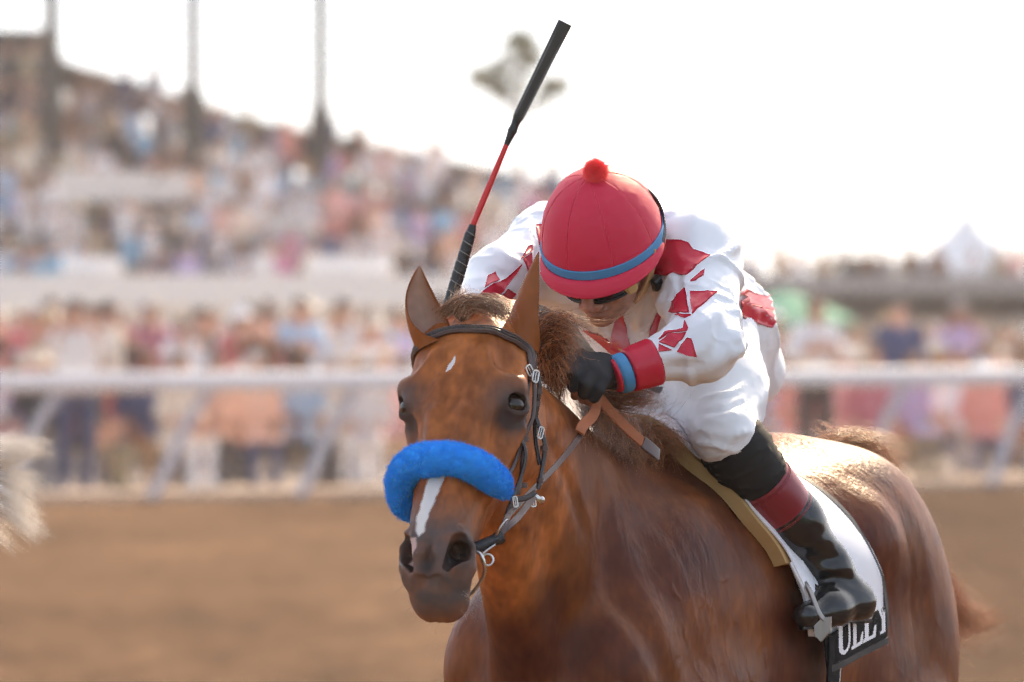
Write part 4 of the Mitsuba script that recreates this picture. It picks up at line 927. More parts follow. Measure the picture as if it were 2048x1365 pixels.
for poly in (
    [(991, 543), (999, 560), (968, 578), (976, 552)], [(1041, 531), (1031, 550), (1013, 572), (995, 594), (985, 605), (950, 602), (966, 583), (1014, 556)], [(1014, 579), (1030, 588), (1011, 612), (991, 603)],
    [(1040, 520), (1051, 500), (1058, 498), (1059, 507), (1045, 517)], [(1044, 520), (1058, 511), (1062, 535), (1056, 546)], [(1073, 455), (1094, 450), (1094, 524), (1077, 492)],
    [(1296, 362), (1331, 368), (1316, 389), (1300, 384)],
    [(1326, 480), (1361, 481), (1378, 489), (1386, 501), (1419, 512), (1412, 520), (1398, 533), (1372, 553), (1360, 549), (1346, 545), (1336, 553), (1310, 549), (1316, 516)], [(1381, 563), (1409, 541), (1407, 552), (1392, 562)],
    [(1336, 624), (1346, 590), (1350, 592), (1343, 626)], [(1354, 590), (1370, 577), (1378, 624), (1346, 626)], [(1380, 583), (1433, 587), (1384, 627)], [(1348, 629), (1382, 629), (1368, 635)],
    [(1369, 640), (1376, 655), (1373, 662), (1347, 665), (1335, 673), (1318, 681), (1340, 664), (1366, 657)], [(1319, 686), (1345, 669), (1372, 665), (1365, 678), (1349, 696)], [(1318, 690), (1344, 701), (1317, 705)], [(1374, 676), (1383, 678), (1394, 714), (1354, 704)],
    [(1231, 636), (1246, 622), (1252, 655), (1262, 697), (1246, 706), (1224, 694), (1222, 680), (1225, 660)], [(1148, 630), (1162, 632), (1196, 660), (1221, 684), (1244, 709), (1228, 709), (1200, 684), (1168, 660)], [(1316, 622), (1323, 628), (1315, 655), (1308, 668), (1296, 674), (1300, 655)],
    [(1484, 580), (1510, 590), (1535, 600), (1543, 606), (1540, 656), (1503, 643), (1466, 630)]):
    patch(poly, off=.0048 if poly[0] == (1484, 580) else .0030)
patch([(1484 - 7, 602), (1505, 611), (1541, 624), (1541, 626.5), (1504, 613.5), (1476, 604.5)], off=.0060, step=5, name='stitching')
# cuff of the left sleeve, the other cuff
def cuff(w, e, r0, name, mat, a, b):
    ax = unit(e - w); c = np.array([w + ax * x for x in np.linspace(a, b, 8)])
    v, f = sweep(c, circ(1, 30), scale=r0 * np.array([.80, .97, 1, 1, 1, 1, .97, .8])); v = v + .0012 * fbm(v * 90, 2, 3)[:, None]
    put(shirt, name, ply(v, f, mat, smooth=50))
cuff(WR_L, EL_L, .0365, 'cuff', 'band_blue', -.014, .012); cuff(WR_L, EL_L, .0315, 'lining', 'satin_red', -.020, -.008)
ax = unit(EL_L - WR_L); c = np.array([WR_L + ax * x for x in np.linspace(.010, .064, 14)]); v, f = sweep(c, circ(1, 48), scale=np.r_[.0365, np.linspace(.0392, .0440, 12), .0415])
v = v + unit(v - np.vstack([np.repeat(c, 48, 0), c[:1], c[-1:]])) * (crease(v, 30, .0012, 8, np.array([0, .2, 1.0])))[:, None]; put(shirt, 'cuff', ply(v, f, 'satin_red', smooth=60))
cuff(WR_R, EL_R, .0365, 'cuff', 'band_blue', -.014, .012)
c = march(shirt_field, [(1243, 696)])[0]; n = unit(grad(shirt_field, c[None].astype(F32), .003))[0]; c = c + n * (shirt_relief(c[None])[0] + .002)
plain('brass', (.62, .48, .22), .3, metallic=1.0)
F3 = frame(np.cross([0, 0, 1], n), n); v, f = ball([0, 0, 0], (.0062, .0048, .0022), 2); put(shirt, 'snap', ply(v @ F3.T + c, f, 'brass'))
plain('label_white', (.75, .73, .70), .6)
patch([(1186, 700), (1214, 712), (1208, 725), (1186, 718)], off=.003, mat='label_white', name='label', step=4)

# ------------------------------------------------------------------ head and cap (frame: x to his left, y forward, z up through the crown)
HY_, HT_, HR_ = math.radians(11), math.radians(33), math.radians(6)
_f = np.array([-math.sin(HY_), -math.cos(HY_), 0]); _l = np.array([math.cos(HY_), -math.sin(HY_), 0])
JF = math.cos(HT_) * _f - math.sin(HT_) * np.array([0, 0, 1]); JU = math.sin(HT_) * _f + math.cos(HT_) * np.array([0, 0, 1])
JL = _l * math.cos(HR_) + JU * math.sin(HR_); JU = JU * math.cos(HR_) - _l * math.sin(HR_)
JM = np.stack([JL, JF, JU], 1); JO = at(1207, 482, 10.57)
def jh(v): return np.asarray(v, float) @ JM.T + JO
_b = math.radians(12); FB = np.array([[math.cos(_b), -math.sin(_b), 0], [math.sin(_b), math.cos(_b), 0], [0, 0, 1]])   # the face looks a little further to his right than the cap's peak
def jf(v): return jh((np.asarray(v, float) * [1, 1, .9]) @ FB.T)
FBJ = JM @ FB
CR = (.111, .127, .138)                                                        # the cap's half sizes
nt, nf = 40, 96
def dome(th, ph, k=1.0):
    """cap surface: th from 0 at the rim to pi/2 at the crown, ph from the front to his left"""
    r = np.cos(th) ** .92; seam = 1 - .010 * np.exp(-(np.abs(((ph / (2 * np.pi) * 8) % 1) - .5) / .030) ** 2) * np.sin(2 * th) ** .5
    return np.stack([np.sin(ph) * r * CR[0] * k * seam, np.cos(ph) * r * CR[1] * k * seam, np.sin(th) * CR[2] * k * np.ones_like(ph)], -1)
th, ph = np.meshgrid(np.linspace(-.06, np.pi / 2 * .999, nt), np.linspace(0, 2 * np.pi, nf * 2, endpoint=False), indexing='ij')
v = dome(np.maximum(th, 0), ph).reshape(-1, 3); v[:, 2] += np.minimum(th.ravel(), 0) * .3
v = v * (1 + .008 * fbm(v * 22, 3, 5) + .016 * np.maximum(0, fbm(v * np.array([14, 14, 40]), 3, 9)) + .006 * np.exp(-(fbm(v * np.array([18, 18, 30]), 2, 13) / .04) ** 2))[:, None]
i, j = np.meshgrid(np.arange(nt - 1), np.arange(nf * 2), indexing='ij'); J2 = (j + 1) % (nf * 2)
q = np.stack([i * nf * 2 + j, i * nf * 2 + J2, (i + 1) * nf * 2 + J2, (i + 1) * nf * 2 + j], -1).reshape(-1, 4)
cap = put(rider, 'cap', ply(jh(v), np.vstack([q[:, [0, 1, 2]], q[:, [0, 2, 3]]]), 'cap_red'), 'red riding cap with pompom and blue band')
for s in range(8):                                                             # raised seams
    p0 = (s + .5) / 8 * 2 * np.pi; tt = np.linspace(.03, 1.50, 40); p = dome(tt, np.full(40, p0 - .012), 1.0); p2 = dome(tt, np.full(40, p0 + .012), 1.0)
    v, f = sweep(jh(p * 1.0005), circ(.0012, 5)); put(cap, 'seam', ply(v, f, 'cap_red'))
a = np.linspace(0, 2 * np.pi, 121)
p = np.stack([np.sin(a) * CR[0] * 1.006, np.cos(a) * CR[1] * 1.006, .006 + 0 * a], 1); out = unit(p * [1, 1, 0])
v, f = sweep(jh(p), rrect(.0205, .005, .002), up=out @ JM.T, closed_ends=False); put(cap, 'band', ply(v, f, 'band_blue', smooth=40), 'blue band round the cap')
# peak
na, ns = 61, 14
al = np.linspace(-1.45, 1.45, na); s = np.linspace(0, 1, ns)
S_, Aa = np.meshgrid(s, al, indexing='ij')
ln = .034 * np.maximum(np.cos(Aa * 1.06), .0) ** .55
base = np.stack([np.sin(Aa) * CR[0] * 1.0, np.cos(Aa) * CR[1] * 1.0, -.002 + 0 * Aa], -1)
o = np.stack([np.sin(Aa) * .55, np.cos(Aa) * .9, -.50 + .10 * np.abs(Aa)], -1)
top = base + o * (S_ * ln)[..., None] + np.array([0, 0, 1.0]) * (.010 * np.sin(S_ * np.pi) * (ln / .034))[..., None]
bot = top - np.array([0, .002, .0045]) 
V = np.concatenate([top.reshape(-1, 3), bot.reshape(-1, 3)]); i, j = np.meshgrid(np.arange(ns - 1), np.arange(na - 1), indexing='ij'); k = i * na + j
q = np.stack([k, k + 1, k + na + 1, k + na], -1).reshape(-1, 4); n_ = ns * na
e = (ns - 1) * na + np.arange(na - 1); ed = np.stack([e, e + 1, e + 1 + n_, e + n_], 1)
Q = np.vstack([q, (q + n_)[:, ::-1], ed]); put(cap, 'peak', ply(jh(V), np.vstack([Q[:, [0, 1, 2]], Q[:, [0, 2, 3]]]), 'cap_red', smooth=50))
v, f = sweep(jh(top[-1][8:-8] - np.array([0, .002, .002])), circ(.0030, 7)); put(cap, 'piping', ply(v, f, 'cap_red'))
# pompom
pc = np.array([.016, .004, CR[2] + .010]); rg = np.random.default_rng(9); d = unit(rg.normal(size=(5200, 3))); ln = .0215 * (.75 + .3 * rg.random((5200, 1)))
P = np.stack([pc + d * .004, pc + d * ln * .6 + .001 * rg.normal(size=d.shape), pc + d * ln + .0022 * rg.normal(size=d.shape)], 1)
v, f = strand_mesh(P, .0007, .0004); plain('wool_red', (.85, .12, .12), .85, sheen=.6); put(cap, 'pompom', ply(jh(v), f, 'wool_red'), 'fluffy red pompom')

def face_field(q):
    x = np.abs(q[:, 0]); h = np.stack([x, q[:, 1], q[:, 2]], 1).astype(F32); q = q.astype(F32)
    d = ell(q, (0, -.010, .02), (.078, .098, .09))
    d = smin(d, ell(q, (0, .022, -.075), (.060, .066, .072)), .03)
    d = smin(d, ell(q, (0, .050, -.118), (.036, .038, .030)), .025)             # jaw, chin
    d = smin(d, ell(q, (0, .078, -.132), (.019, .014, .014)), .016)
    d = smin(d, ell(h, (.040, .058, -.068), (.022, .020, .022)), .02)           # cheekbones
    d = smin(d, cone(h, (.012, .088, -.022), (.045, .074, -.020), .010, .009), .012)   # brows
    d = smax(d, -ell(h, (.031, .094, -.040), (.017, .014, .012)), .012)
    d = smin(d, cone(q, (0, .093, -.028), (0, .119, -.072), .0085, .0125), .008)
    d = smin(d, ell(h, (.0145, .106, -.078), (.0088, .011, .0080)), .005)
    d = smax(d, -ell(h, (.006, .110, -.086), (.0035, .005, .004)), .003)
    d = smin(d, ell(q, (0, .088, -.098), (.021, .012, .0062)), .006)
    d = smin(d, ell(q, (0, .086, -.111), (.018, .011, .0065)), .006)
    d = smax(d, -ell(q, (0, .099, -.1045), (.022, .006, .0016)), .003)
    d = smin(d, ell(h, (.076, -.012, -.050), (.010, .020, .030)), .008)         # ears
    d = smax(d, -ell(h, (.088, -.006, -.048), (.007, .010, .018)), .004)
    d = smin(d, cone(q, (0, -.020, -.075), (0, -.100, -.135), .056, .060), .03)
    return d
v, t, n = nets(face_field, grid((-.10, -.17, -.21), (.10, .14, .06), .0034))
vcol('skin', .48, specular=.4)
c = np.array([.40, .20, .130]) * (1 + .9 * fbm(v * 45, 3, 2) + .5 * fbm(v * 160, 2, 3))[:, None] + np.array([.06, -.01, -.01]) * np.exp(-((v - [0, .115, -.07]) / .03) ** 2).prod(1)[:, None]
c = blend(c, np.array([.26, .10, .085]), .55 * np.exp(-(((v - [0, .095, -.104]) / [.024, .02, .012]) ** 2).sum(1)))
put(rider, 'body', ply(jf(v), t, 'skin', None, color=np.clip(c, .02, .8)))
# hair below the rim, goggles, chin strap
rg = np.random.default_rng(3); P = []
for k in range(420):
    a0 = rg.uniform(-1.0, 1.0); b = np.array([math.sin(a0) * .075, math.cos(a0) * .094, -.004]); P.append([b, b + np.array([.004 * rg.normal(), .006, -.012]), b + np.array([.010 * rg.normal(), .004, -.022 - .008 * rg.random()])])
v, f = strand_mesh(np.array(P), .0006, .0003); put(rider, 'hair', ply(jf(v), f, 'hair', color=np.tile([.05, .03, .02], (len(v), 1))))
gog = put(rider, 'goggles', None)
del scene[gog]
plain('lens', (.014, .012, .010), .06, specular=.6); plain('black_plastic', (.016, .016, .018), .35); plain('gold_plastic', (.55, .36, .13), .4, specular=.5); plain('tan_leather', (.56, .32, .14), .55)
a = np.linspace(-1.12, 1.12, 61)
def gl(a, z, k): return np.stack([np.sin(a) * .076 * k, .020 + np.cos(a) * .092 * k, z + 0 * a], -1)
z = np.linspace(-.024, .020, 9); zz = np.cos((z + .002) / .024 * 1.25) * .012
nose = np.exp(-(a / .16) ** 2) * .012
g_ = np.stack([gl(a, 0 * a + x - .044 + (nose if k < 3 else 0) * (1 - k / 3), 1.0 + zk * 1.0) for k, (x, zk) in enumerate(zip(z, zz))])
m = len(a); i, j = np.meshgrid(np.arange(8), np.arange(m - 1), indexing='ij'); k = i * m + j; q = np.stack([k, k + 1, k + m + 1, k + m], -1).reshape(-1, 4)
scene[gog] = ply(jf(g_.reshape(-1, 3)), np.vstack([q[:, [0, 1, 2]], q[:, [0, 2, 3]]]), 'lens'); labels[gog] = {'label': 'dark wraparound goggles under the peak'}
for row in (0, -1):
    v, f = sweep(jf(g_[row]), circ(.0030, 8)); put(gog, 'frame', ply(v, f, 'black_plastic'))
def on_cap(ph, z, k=1.012): c_ = np.sqrt(np.maximum(0, 1 - (np.maximum(z, 0) / CR[2]) ** 2)) ** .92; return np.stack([np.sin(ph) * CR[0] * c_ * k, np.cos(ph) * CR[1] * c_ * k, z], -1)
u = np.linspace(0, 1, 50)
for s_ in (1, -1):
    pp = on_cap(s_ * (.95 + 1.9 * u), -.044 + .095 * u ** .8, 1.0); w = sm(0, .35, u)[:, None]; pp = gl(np.full(50, s_ * (.80 + .5 * u)), -.044 + .03 * u, 1.06) * (1 - w) + pp * w * np.array([1.02, 1.02, 1])
    v, f = sweep(jf(pp), rrect(.016, .003, .001), up=(unit(pp * [1, 1, 0])) @ FBJ.T); put(gog, 'strap', ply(v, f, 'black_plastic', smooth=40))
c = np.array([.071, .074, -.056]); nn_ = unit([.72, .69, .1]); F3 = frame(np.cross([0, 0, 1], nn_), nn_)
ang = np.linspace(0, 2 * np.pi, 40, endpoint=False)
for r, d_, mat in ((.0125, .0, 'gold_plastic'), (.0095, .003, 'gold_plastic')):
    v, f = sweep(np.array([c + nn_ * (d_ - .002), c + nn_ * (d_ + .003), c + nn_ * (d_ + .0042)]), circ(1, 32), scale=[r, r, r * .86]); put(gog, 'knob', ply(jf(v), f, mat, smooth=30))
for s_ in (1, -1):
    pp = spline(np.array([(s_ * .104, .004, .0), (s_ * .092, .000, -.030), (s_ * .084, .002, -.062), (s_ * .070, .012, -.098), (s_ * .050, .022, -.128)]), 40)
    v, f = sweep(jf(pp), rrect(.026, .004, .0015), up=unit(pp * [1, .3, .1]) @ FBJ.T); put(rider, 'chin_strap', ply(v, f, 'tan_leather', smooth=40))
v, f = block([.088, .004, -.096], (.014, .022, .030), frame([.9, .3, -.2], [0, .2, 1]), .003); put(rider, 'strap_buckle', ply(jf(v), f, 'black_plastic', smooth=30))
pp = spline(np.array([(.112, .035, .0), (.104, -.005, -.012), (.098, -.045, -.010), (.080, -.085, .0)]), 30); v, f = sweep(jf(pp), rrect(.014, .006, .002), up=unit(pp * [1, 1, 0]) @ FBJ.T); put(cap, 'lining', ply(v, f, 'tan_leather', smooth=40))

# ------------------------------------------------------------------ hands: fingerless black gloves
plain('glove_cloth', (.018, .018, .020), .75, sheen=.3)
def hand(name, wrist, palm, fingers, thumb, r=.0105):
    """wrist, palm ends and five finger chains (knuckle, middle, end, tip)"""
    chains = fingers + [thumb]
    def glove(p):
        p = p.astype(F32); d = cone(p, wrist, palm, .029, .030)
        for k, c in enumerate(fingers): d = smin(d, cone(p, palm, c[0], .026, .0145), .012)
        for c in chains:
            d = smin(d, cone(p, c[0], c[1], r * 1.15, r * 1.02), .006)
            d = smin(d, cone(p, c[1], c[2], r * 1.04, r * 1.02), .003)
        return d
    def tips(p):
        p = p.astype(F32); d = None
        for c in chains:
            for a, b, s in ((c[1], c[2], .9), (c[2], c[3], .92)):
                e = cone(p, a, b, r * s, r * .80); d = e if d is None else np.minimum(d, e)
        return d
    allp = np.vstack([[wrist, palm]] + [np.array(c) for c in chains])
    v, t, n = nets(glove, grid(allp.min(0) - .045, allp.max(0) + .045, .0030)); v = v + n * (.0012 * fbm(v * 160, 3, 4) + .0010 * np.abs(fbm(v * 75, 2, 6)))[:, None]
    k = put(rider, 'glove', ply(v, t, 'glove_cloth'))
    v, t, n = nets(tips, grid(allp.min(0) - .03, allp.max(0) + .03, .0026))
    put(rider, 'fingers', ply(v, t, 'skin', n, color=np.clip(np.array([.34, .155, .095]) * (1 + .6 * fbm(v * 90, 3, 1))[:, None], .02, .8)))
    return k
hand('left', at(1232, 748, 10.44), at(1202, 742, 10.435),
     [A((1160, 714, 10.425), (1137, 728, 10.395), (1133, 746, 10.385), (1136, 762, 10.395)), A((1172, 728, 10.405), (1150, 752, 10.375), (1146, 774, 10.38), (1153, 788, 10.40)),
      A((1188, 742, 10.395), (1172, 770, 10.37), (1168, 788, 10.385), (1166, 799, 10.405)), A((1206, 758, 10.395), (1198, 780, 10.38), (1188, 795, 10.385), (1178, 803, 10.40))],
     A((1180, 752, 10.45), (1165, 770, 10.45), (1155, 782, 10.44), (1150, 792, 10.42)))
wv = A((880, 668, 10.5), (903, 598, 10.5)); ax = unit(wv[1] - wv[0])
hw = WR_R + np.array([-.004, 0, 0])
def around(k, r=.019):
    c = at(890 - 6 * k, 632 + 17 * k, 10.5)
    return np.array([c + np.array([r * 1.1, .012, .004]), c + np.array([r * .2, -r * 1.2, .002]), c + np.array([-r * 1.0, -r * .5, 0]), c + np.array([-r * .9, r * .5, -.003])])
hand('right', hw, at(908, 652, 10.525), [around(0), around(1), around(2), around(2.8, .017)], np.array([at(905, 640, 10.52), at(900, 628, 10.52), at(892, 620, 10.51), at(888, 618, 10.495)]))

# ------------------------------------------------------------------ breeches, boots
def trouser_field(p):
    p = p.astype(F32); q = (p - SHM.astype(F32)) @ TM
    d = ell(q, (.53, .02, -.06), (.10, .115, .088))
    d = smin(d, cone(p, HIP_L, HIP_L + (KN_L - HIP_L) * .55, .092, .084), .05)
    d = smin(d, cone(p, HIP_L + (KN_L - HIP_L) * .5, KN_L, .084, .061), .05)
    d = smin(d, cone(p, HIP_R, KN_R, .085, .055), .05)
    d = smin(d, cone(p, KN_R, KN_R + np.array([-.02, .10, -.09]), .055, .050), .02)
    return d
TF = Ridge()
for pts, h, w in (([(1390, 850), (1430, 868), (1480, 868), (1515, 875)], .006, .008), ([(1392, 885), (1430, 890), (1470, 900)], .005, .007), ([(1400, 915), (1440, 905), (1480, 905)], -.004, .007), ([(1540, 720), (1510, 760), (1490, 800)], .006, .010),
                  ([(1525, 700), (1480, 740), (1440, 760)], .006, .010), ([(1400, 800), (1440, 790), (1490, 770)], .005, .009), ([(1395, 830), (1440, 820), (1500, 800)], -.005, .008), ([(1530, 780), (1525, 830), (1510, 870)], .005, .008), ([(1548, 690), (1535, 760), (1528, 830)], .0035, .005),
                  ([(1440, 920), (1450, 890), (1490, 860)], .005, .007), ([(1420, 935), (1412, 900), (1425, 860)], .004, .007), ([(1280, 800), (1300, 830), (1290, 860)], .006, .01)):
    TF.add(march(trouser_field, pts), h * 1.5, w * .75)
TF.done()
def trouser_relief(p): return TF(p.astype(F32)) + crease(p, 15, .0042, 21, HIP_L - KN_L + np.array([.3, 0, .1]), 2.0) + crease(p, 40, .0022, 33, np.array([1, .2, .3]), 3.0)
plain('nylon_white', (.78, .80, .83), .38, specular=.45, sheen=.2)
v, t = drape(trouser_field, trouser_relief, (.15, 10.62, 1.36), (.62, 11.55, 1.92), .0062, 'nylon_white')
put(rider, 'breeches', ply(v, t, 'nylon_white'), 'thin white nylon breeches')
LEG = unit(AN_L - KN_L)
def along(t): return KN_L + (AN_L - KN_L) * t
plain('sock_black', (.014, .013, .013), .85, sheen=.2)
plain('patent_black', (.012, .012, .013), .12, specular=.5, clearcoat=.35, clearcoat_gloss=.96)
plain('cuff_maroon', (.22, .020, .030), .28, specular=.5)
def limb(stations, radii, mat, name, parent, m=44, rel=0, n=40, out_at=None):
    c = spline(np.array(stations), n); r = PchipInterpolator(np.linspace(0, 1, len(radii)), radii)(np.linspace(0, 1, n))
    v, f = sweep(c, circ(1, m), scale=r)
    if rel: v = v + unit(v - c[np.minimum(np.arange(len(v)) // m, n - 1)]) * (crease(v, 30, rel, 3, np.cross(LEG, [0, 1, 0]), 3))[:, None]
    return put(parent, name, ply(v, f, mat, smooth=60))
limb([along(.035), along(.05), along(.15), along(.25), along(.36)], [.060, .0655, .0620, .0585, .0520], 'sock_black', 'sock', rider, rel=.003)
boot = put(rider, 'boot', None); del scene[boot]; labels[boot] = {'label': 'glossy black riding boot with maroon top'}
TOE, HEEL = at(1612, 1232, 10.81), at(1722, 1212, 10.97)
def boot_field(p):
    p = p.astype(F32)
    d = cone(p, along(.36), along(.62), .0530, .0520); d = smin(d, cone(p, along(.62), along(.95), .0520, .0400), .03)
    d = smin(d, cone(p, along(.93), HEEL + (TOE - HEEL) * .18 + np.array([0, 0, .012]), .040, .037), .02)
    d = smin(d, cone(p, HEEL + (TOE - HEEL) * .10 + np.array([0, 0, .008]), HEEL + (TOE - HEEL) * .62 + np.array([0, 0, .006]), .037, .0385), .025)
    d = smin(d, cone(p, HEEL + (TOE - HEEL) * .62, TOE, .037, .024), .025)
    sole = -.026 - ((p - HEEL.astype(F32)) @ np.array([0, 0, 1], F32) - ((p - HEEL) @ unit(TOE - HEEL)) * ((TOE - HEEL)[2] / np.linalg.norm(TOE - HEEL)))
    return smax(d, sole.astype(F32), .008)
BR = Ridge()
for pts, h, w in (([(1612, 1110), (1650, 1118), (1688, 1112)], -.008, .010), ([(1600, 1095), (1640, 1085), (1672, 1080)], .006, .012), ([(1625, 1140), (1660, 1140), (1700, 1135)], .008, .010), ([(1635, 1160), (1670, 1155), (1712, 1165)], -.006, .008), ([(1640, 1178), (1670, 1170), (1710, 1182)], .004, .008)):
    BR.add(march(boot_field, pts), h * .65, w)
BR.done()
allp = np.vstack([along(.36), along(.95), TOE, HEEL]); v, t, n = nets(boot_field, grid(allp.min(0) - .06, allp.max(0) + .06, .0045))
v = v + n * (BR(v.astype(F32)) + .0004 * fbm(v * 22, 2, 2))[:, None]
scene[boot] = ply(v, t, 'patent_black')
limb([along(.335), along(.35), along(.45), along(.555), along(.57)], [.0560, .0590, .0585, .0570, .0550], 'cuff_maroon', 'boot_top', boot)
for t_ in (.352, .362, .548, .556):
    v, f = sweep(np.array([along(t_) + 0 * LEG, along(t_ + .004)]), circ(.0594 if t_ < .4 else .0578, 44)); put(boot, 'stitching', ply(v, f, 'cuff_maroon', smooth=40))
u_ = unit(TOE - HEEL); sd = unit(np.cross(u_, [0, 0, 1])); dn = np.cross(sd, u_) * -1; dn *= -np.sign(dn[2])
# sole and heel block
tt = np.linspace(-.16, 1.10, 34); wd = PchipInterpolator([-.16, -.05, .2, .45, .75, 1.0, 1.10], [.008, .022, .025, .023, .030, .020, .006])(tt)
pth = np.array([HEEL + (TOE - HEEL) * x for x in tt]) + dn * .019
V = np.concatenate([pth + sd * wd[:, None] * .75, pth - sd * wd[:, None] * .75, pth + sd * wd[:, None] * .75 + dn * .005, pth - sd * wd[:, None] * .75 + dn * .005]); m = 34; k = np.arange(m - 1)
Q = np.vstack([np.stack([k, k + 1, k + 1 + m, k + m], 1), np.stack([k + 2 * m, k + 3 * m, k + 1 + 3 * m, k + 1 + 2 * m], 1), np.stack([k, k + 2 * m, k + 1 + 2 * m, k + 1], 1), np.stack([k + m, k + 1 + m, k + 1 + 3 * m, k + 3 * m], 1)])
put(boot, 'sole', ply(V, np.vstack([Q[:, [0, 1, 2]], Q[:, [0, 2, 3]]]), 'black_rubber', smooth=40))
put(boot, 'heel', ply(*block(HEEL + dn * .026 + u_ * .004, (.034, .036, .012), np.stack([u_, sd, dn], 1), .004), 'black_rubber', smooth=30))
# the far leg below the knee, behind the horse's withers
KR2 = KN_R + np.array([-.02, .10, -.09]); AR = KN_R + np.array([-.20, .28, -.26])
limb([KR2, KR2 + (AR - KR2) * .35], [.052, .046], 'sock_black', 'sock', rider)
b2 = limb([KR2 + (AR - KR2) * .3, KR2 + (AR - KR2) * .7, AR], [.049, .046, .037], 'patent_black', 'boot', rider)
limb([AR, AR + np.array([-.03, -.08, -.02]), AR + np.array([-.06, -.17, -.03])], [.040, .040, .024], 'patent_black', 'foot', b2)

# ------------------------------------------------------------------ riding crop
crop = thing('riding_crop', 'riding crop with red shaft and wide padded black flap raised over the horse', 'riding crop')
plain('wrap_black', (.020, .019, .018), .42); plain('crop_red', (.60, .030, .030), .38, specular=.5); plain('flap_leather', (.045, .040, .036), .42); plain('tape_edge', (.24, .23, .21), .5)
W0, W1, W2, W3, W4 = at(884, 660, 10.50), at(946, 450, 10.50), at(1013, 290, 10.50), at(1034, 240, 10.50), at(1130, 46, 10.50)
n = 260; p = np.linspace(0, 1, n)[:, None] * (W1 - W0) + W0; L = np.linalg.norm(W1 - W0); pitch = .0185
ph_ = (np.linspace(0, L, n)[:, None] / pitch + np.linspace(0, 1, 24, endpoint=False)[None]) % 1
rad = np.interp(np.linspace(0, 1, n), [0, .6, .9, 1], [.0118, .0110, .0098, .0062])[:, None] * (1 + .10 * (ph_ - .5))
v, f = sweep(p, circ(1, 24)); base_ = np.repeat(p, 24, 0); dv = v[:-2] - base_; v[:-2] = base_ + dv * rad.reshape(-1, 1)
hk2 = put(crop, 'handle', ply(v, f, 'wrap_black', smooth=60))
x_ = unit(np.cross(W1 - W0, [0, 1, 0])); ax_ = unit(W1 - W0); y_ = np.cross(ax_, x_)
tt = np.linspace(.02, .93, 420); aa = -tt * L / pitch * 2 * np.pi
v, f = sweep(W0 + ax_ * (tt * L)[:, None] + (np.cos(aa)[:, None] * x_ + np.sin(aa)[:, None] * y_) * np.interp(tt, [0, .6, .9], [.0122, .0115, .0103])[:, None], circ(.0009, 5)); put(hk2, 'tape_edge', ply(v, f, 'tape_edge'))
v, f = sweep(np.array([W1, W1 + (W2 - W1) * .3, W2]), circ(1, 14), scale=[.0052, .0058, .0046]); put(crop, 'shaft', ply(v + .0003 * fbm(v * 300, 2, 1)[:, None], f, 'crop_red', smooth=50))
q = W2 + (W3 - W2) * np.linspace(0, 1, 14)[:, None]; v, f = sweep(q, circ(1, 16), scale=[.0047, .0052, .0056, .0060, .0064, .0068, .0072, .0085, .0080, .0072, .0070, .0072, .0076, .0080]); put(crop, 'collar', ply(v, f, 'wrap_black', smooth=40))
q = W3 + (W4 - W3) * np.linspace(-.02, 1, 40)[:, None]; sc_ = np.interp(np.linspace(0, 1, 40), [0, .03, .1, .6, .97, 1], [.4, .78, .84, .94, 1.06, 1.04])
upf = unit(np.array([.25, -.85, .1]))
v, f = sweep(q, rrect(.0245, .0105, .0048, 5), up=upf, scale=sc_); put(crop, 'flap', ply(v, f, 'flap_leather', smooth=45))
side_ = unit(np.cross(unit(W4 - W3), upf))
for o in (-.0085, .0085):
    v, f = sweep(q[2:-2] + side_ * o * sc_[2:-2, None] + upf * .0046, circ(.0008, 5)); put(f'{crop}__flap', 'stitching', ply(v, f, 'tape_edge'))
# ------------------------------------------------------------------ track
def quad_sheet(x0, x1, y0, y1, nx, ny, z=0.0, fn=None):
    X, Y = np.meshgrid(np.linspace(x0, x1, nx), np.linspace(y0, y1, ny), indexing='ij'); Z = np.full_like(X, z) if fn is None else fn(X, Y)
    k = (np.arange(nx - 1)[:, None] * ny + np.arange(ny - 1)).reshape(-1); q = np.stack([k, k + ny, k + ny + 1, k + 1], 1)
    return np.stack([X, Y, Z], -1).reshape(-1, 3), np.vstack([q[:, [0, 1, 2]], q[:, [0, 2, 3]]])
RO, E1, E2 = np.array([-5.0, 52.0]), unit(np.array([1, .48])), None
E2 = np.array([-E1[1], E1[0]])
def rl(s, t, z): p = RO + E1 * s + E2 * t; return np.array([p[0], p[1], z])     # along the rail, back from it, up
def dirt(p, n, uv):
    a = mikit.fbm(p.x * .55, p.y * .22, 0, 4); b = mikit.fbm(p.x * 7, p.y * 3.0, 3, 4); c = mikit.noise(p.x * 60, p.y * 40, 1)
    e = mikit.fbm(p.x * 2.2, p.y * .75, 7, 3); v = .85 + .5 * (a - .5) + .6 * (b - .5) + .35 * (c - .5) + .4 * (e - .5)
    right_dark = mikit.smoothstep(-.5, 3.5, p.x + 2.2 * (a - .5) + .8 * (b - .5))  # the dirt runs to a darker brown towards the right
    return mikit.mix(mi.Color3f(.170, .090, .045), mi.Color3f(.100, .050, .025), right_dark) * v
scene['dirt'] = {'type': 'twosided', 'bsdf': {'type': 'bumpmap', 'bump': mikit.proc(lambda p, n, uv: mikit.fbm(p.x * 9, p.y * 6, 0, 4), 5e-3), 'scale': .08, 'bsdf': {'type': 'principled', 'base_color': mikit.proc(dirt), 'roughness': .95, 'specular': .15}}}
tr = thing('track', 'brown dirt racetrack', None, kind='structure')
scene[tr] = ply(*quad_sheet(-700, 700, 6, 1400, 8, 8), 'dirt')
plain('added_turf', (.050, .075, .028), .95)  # unseen green ground, added behind the camera to cut orange bounce light
tf_ = thing('infield', 'unseen grass added behind the camera to cut orange bounce', None, kind='structure'); scene[tf_] = ply(*quad_sheet(-700, 700, -90, 6, 8, 4), 'added_turf')
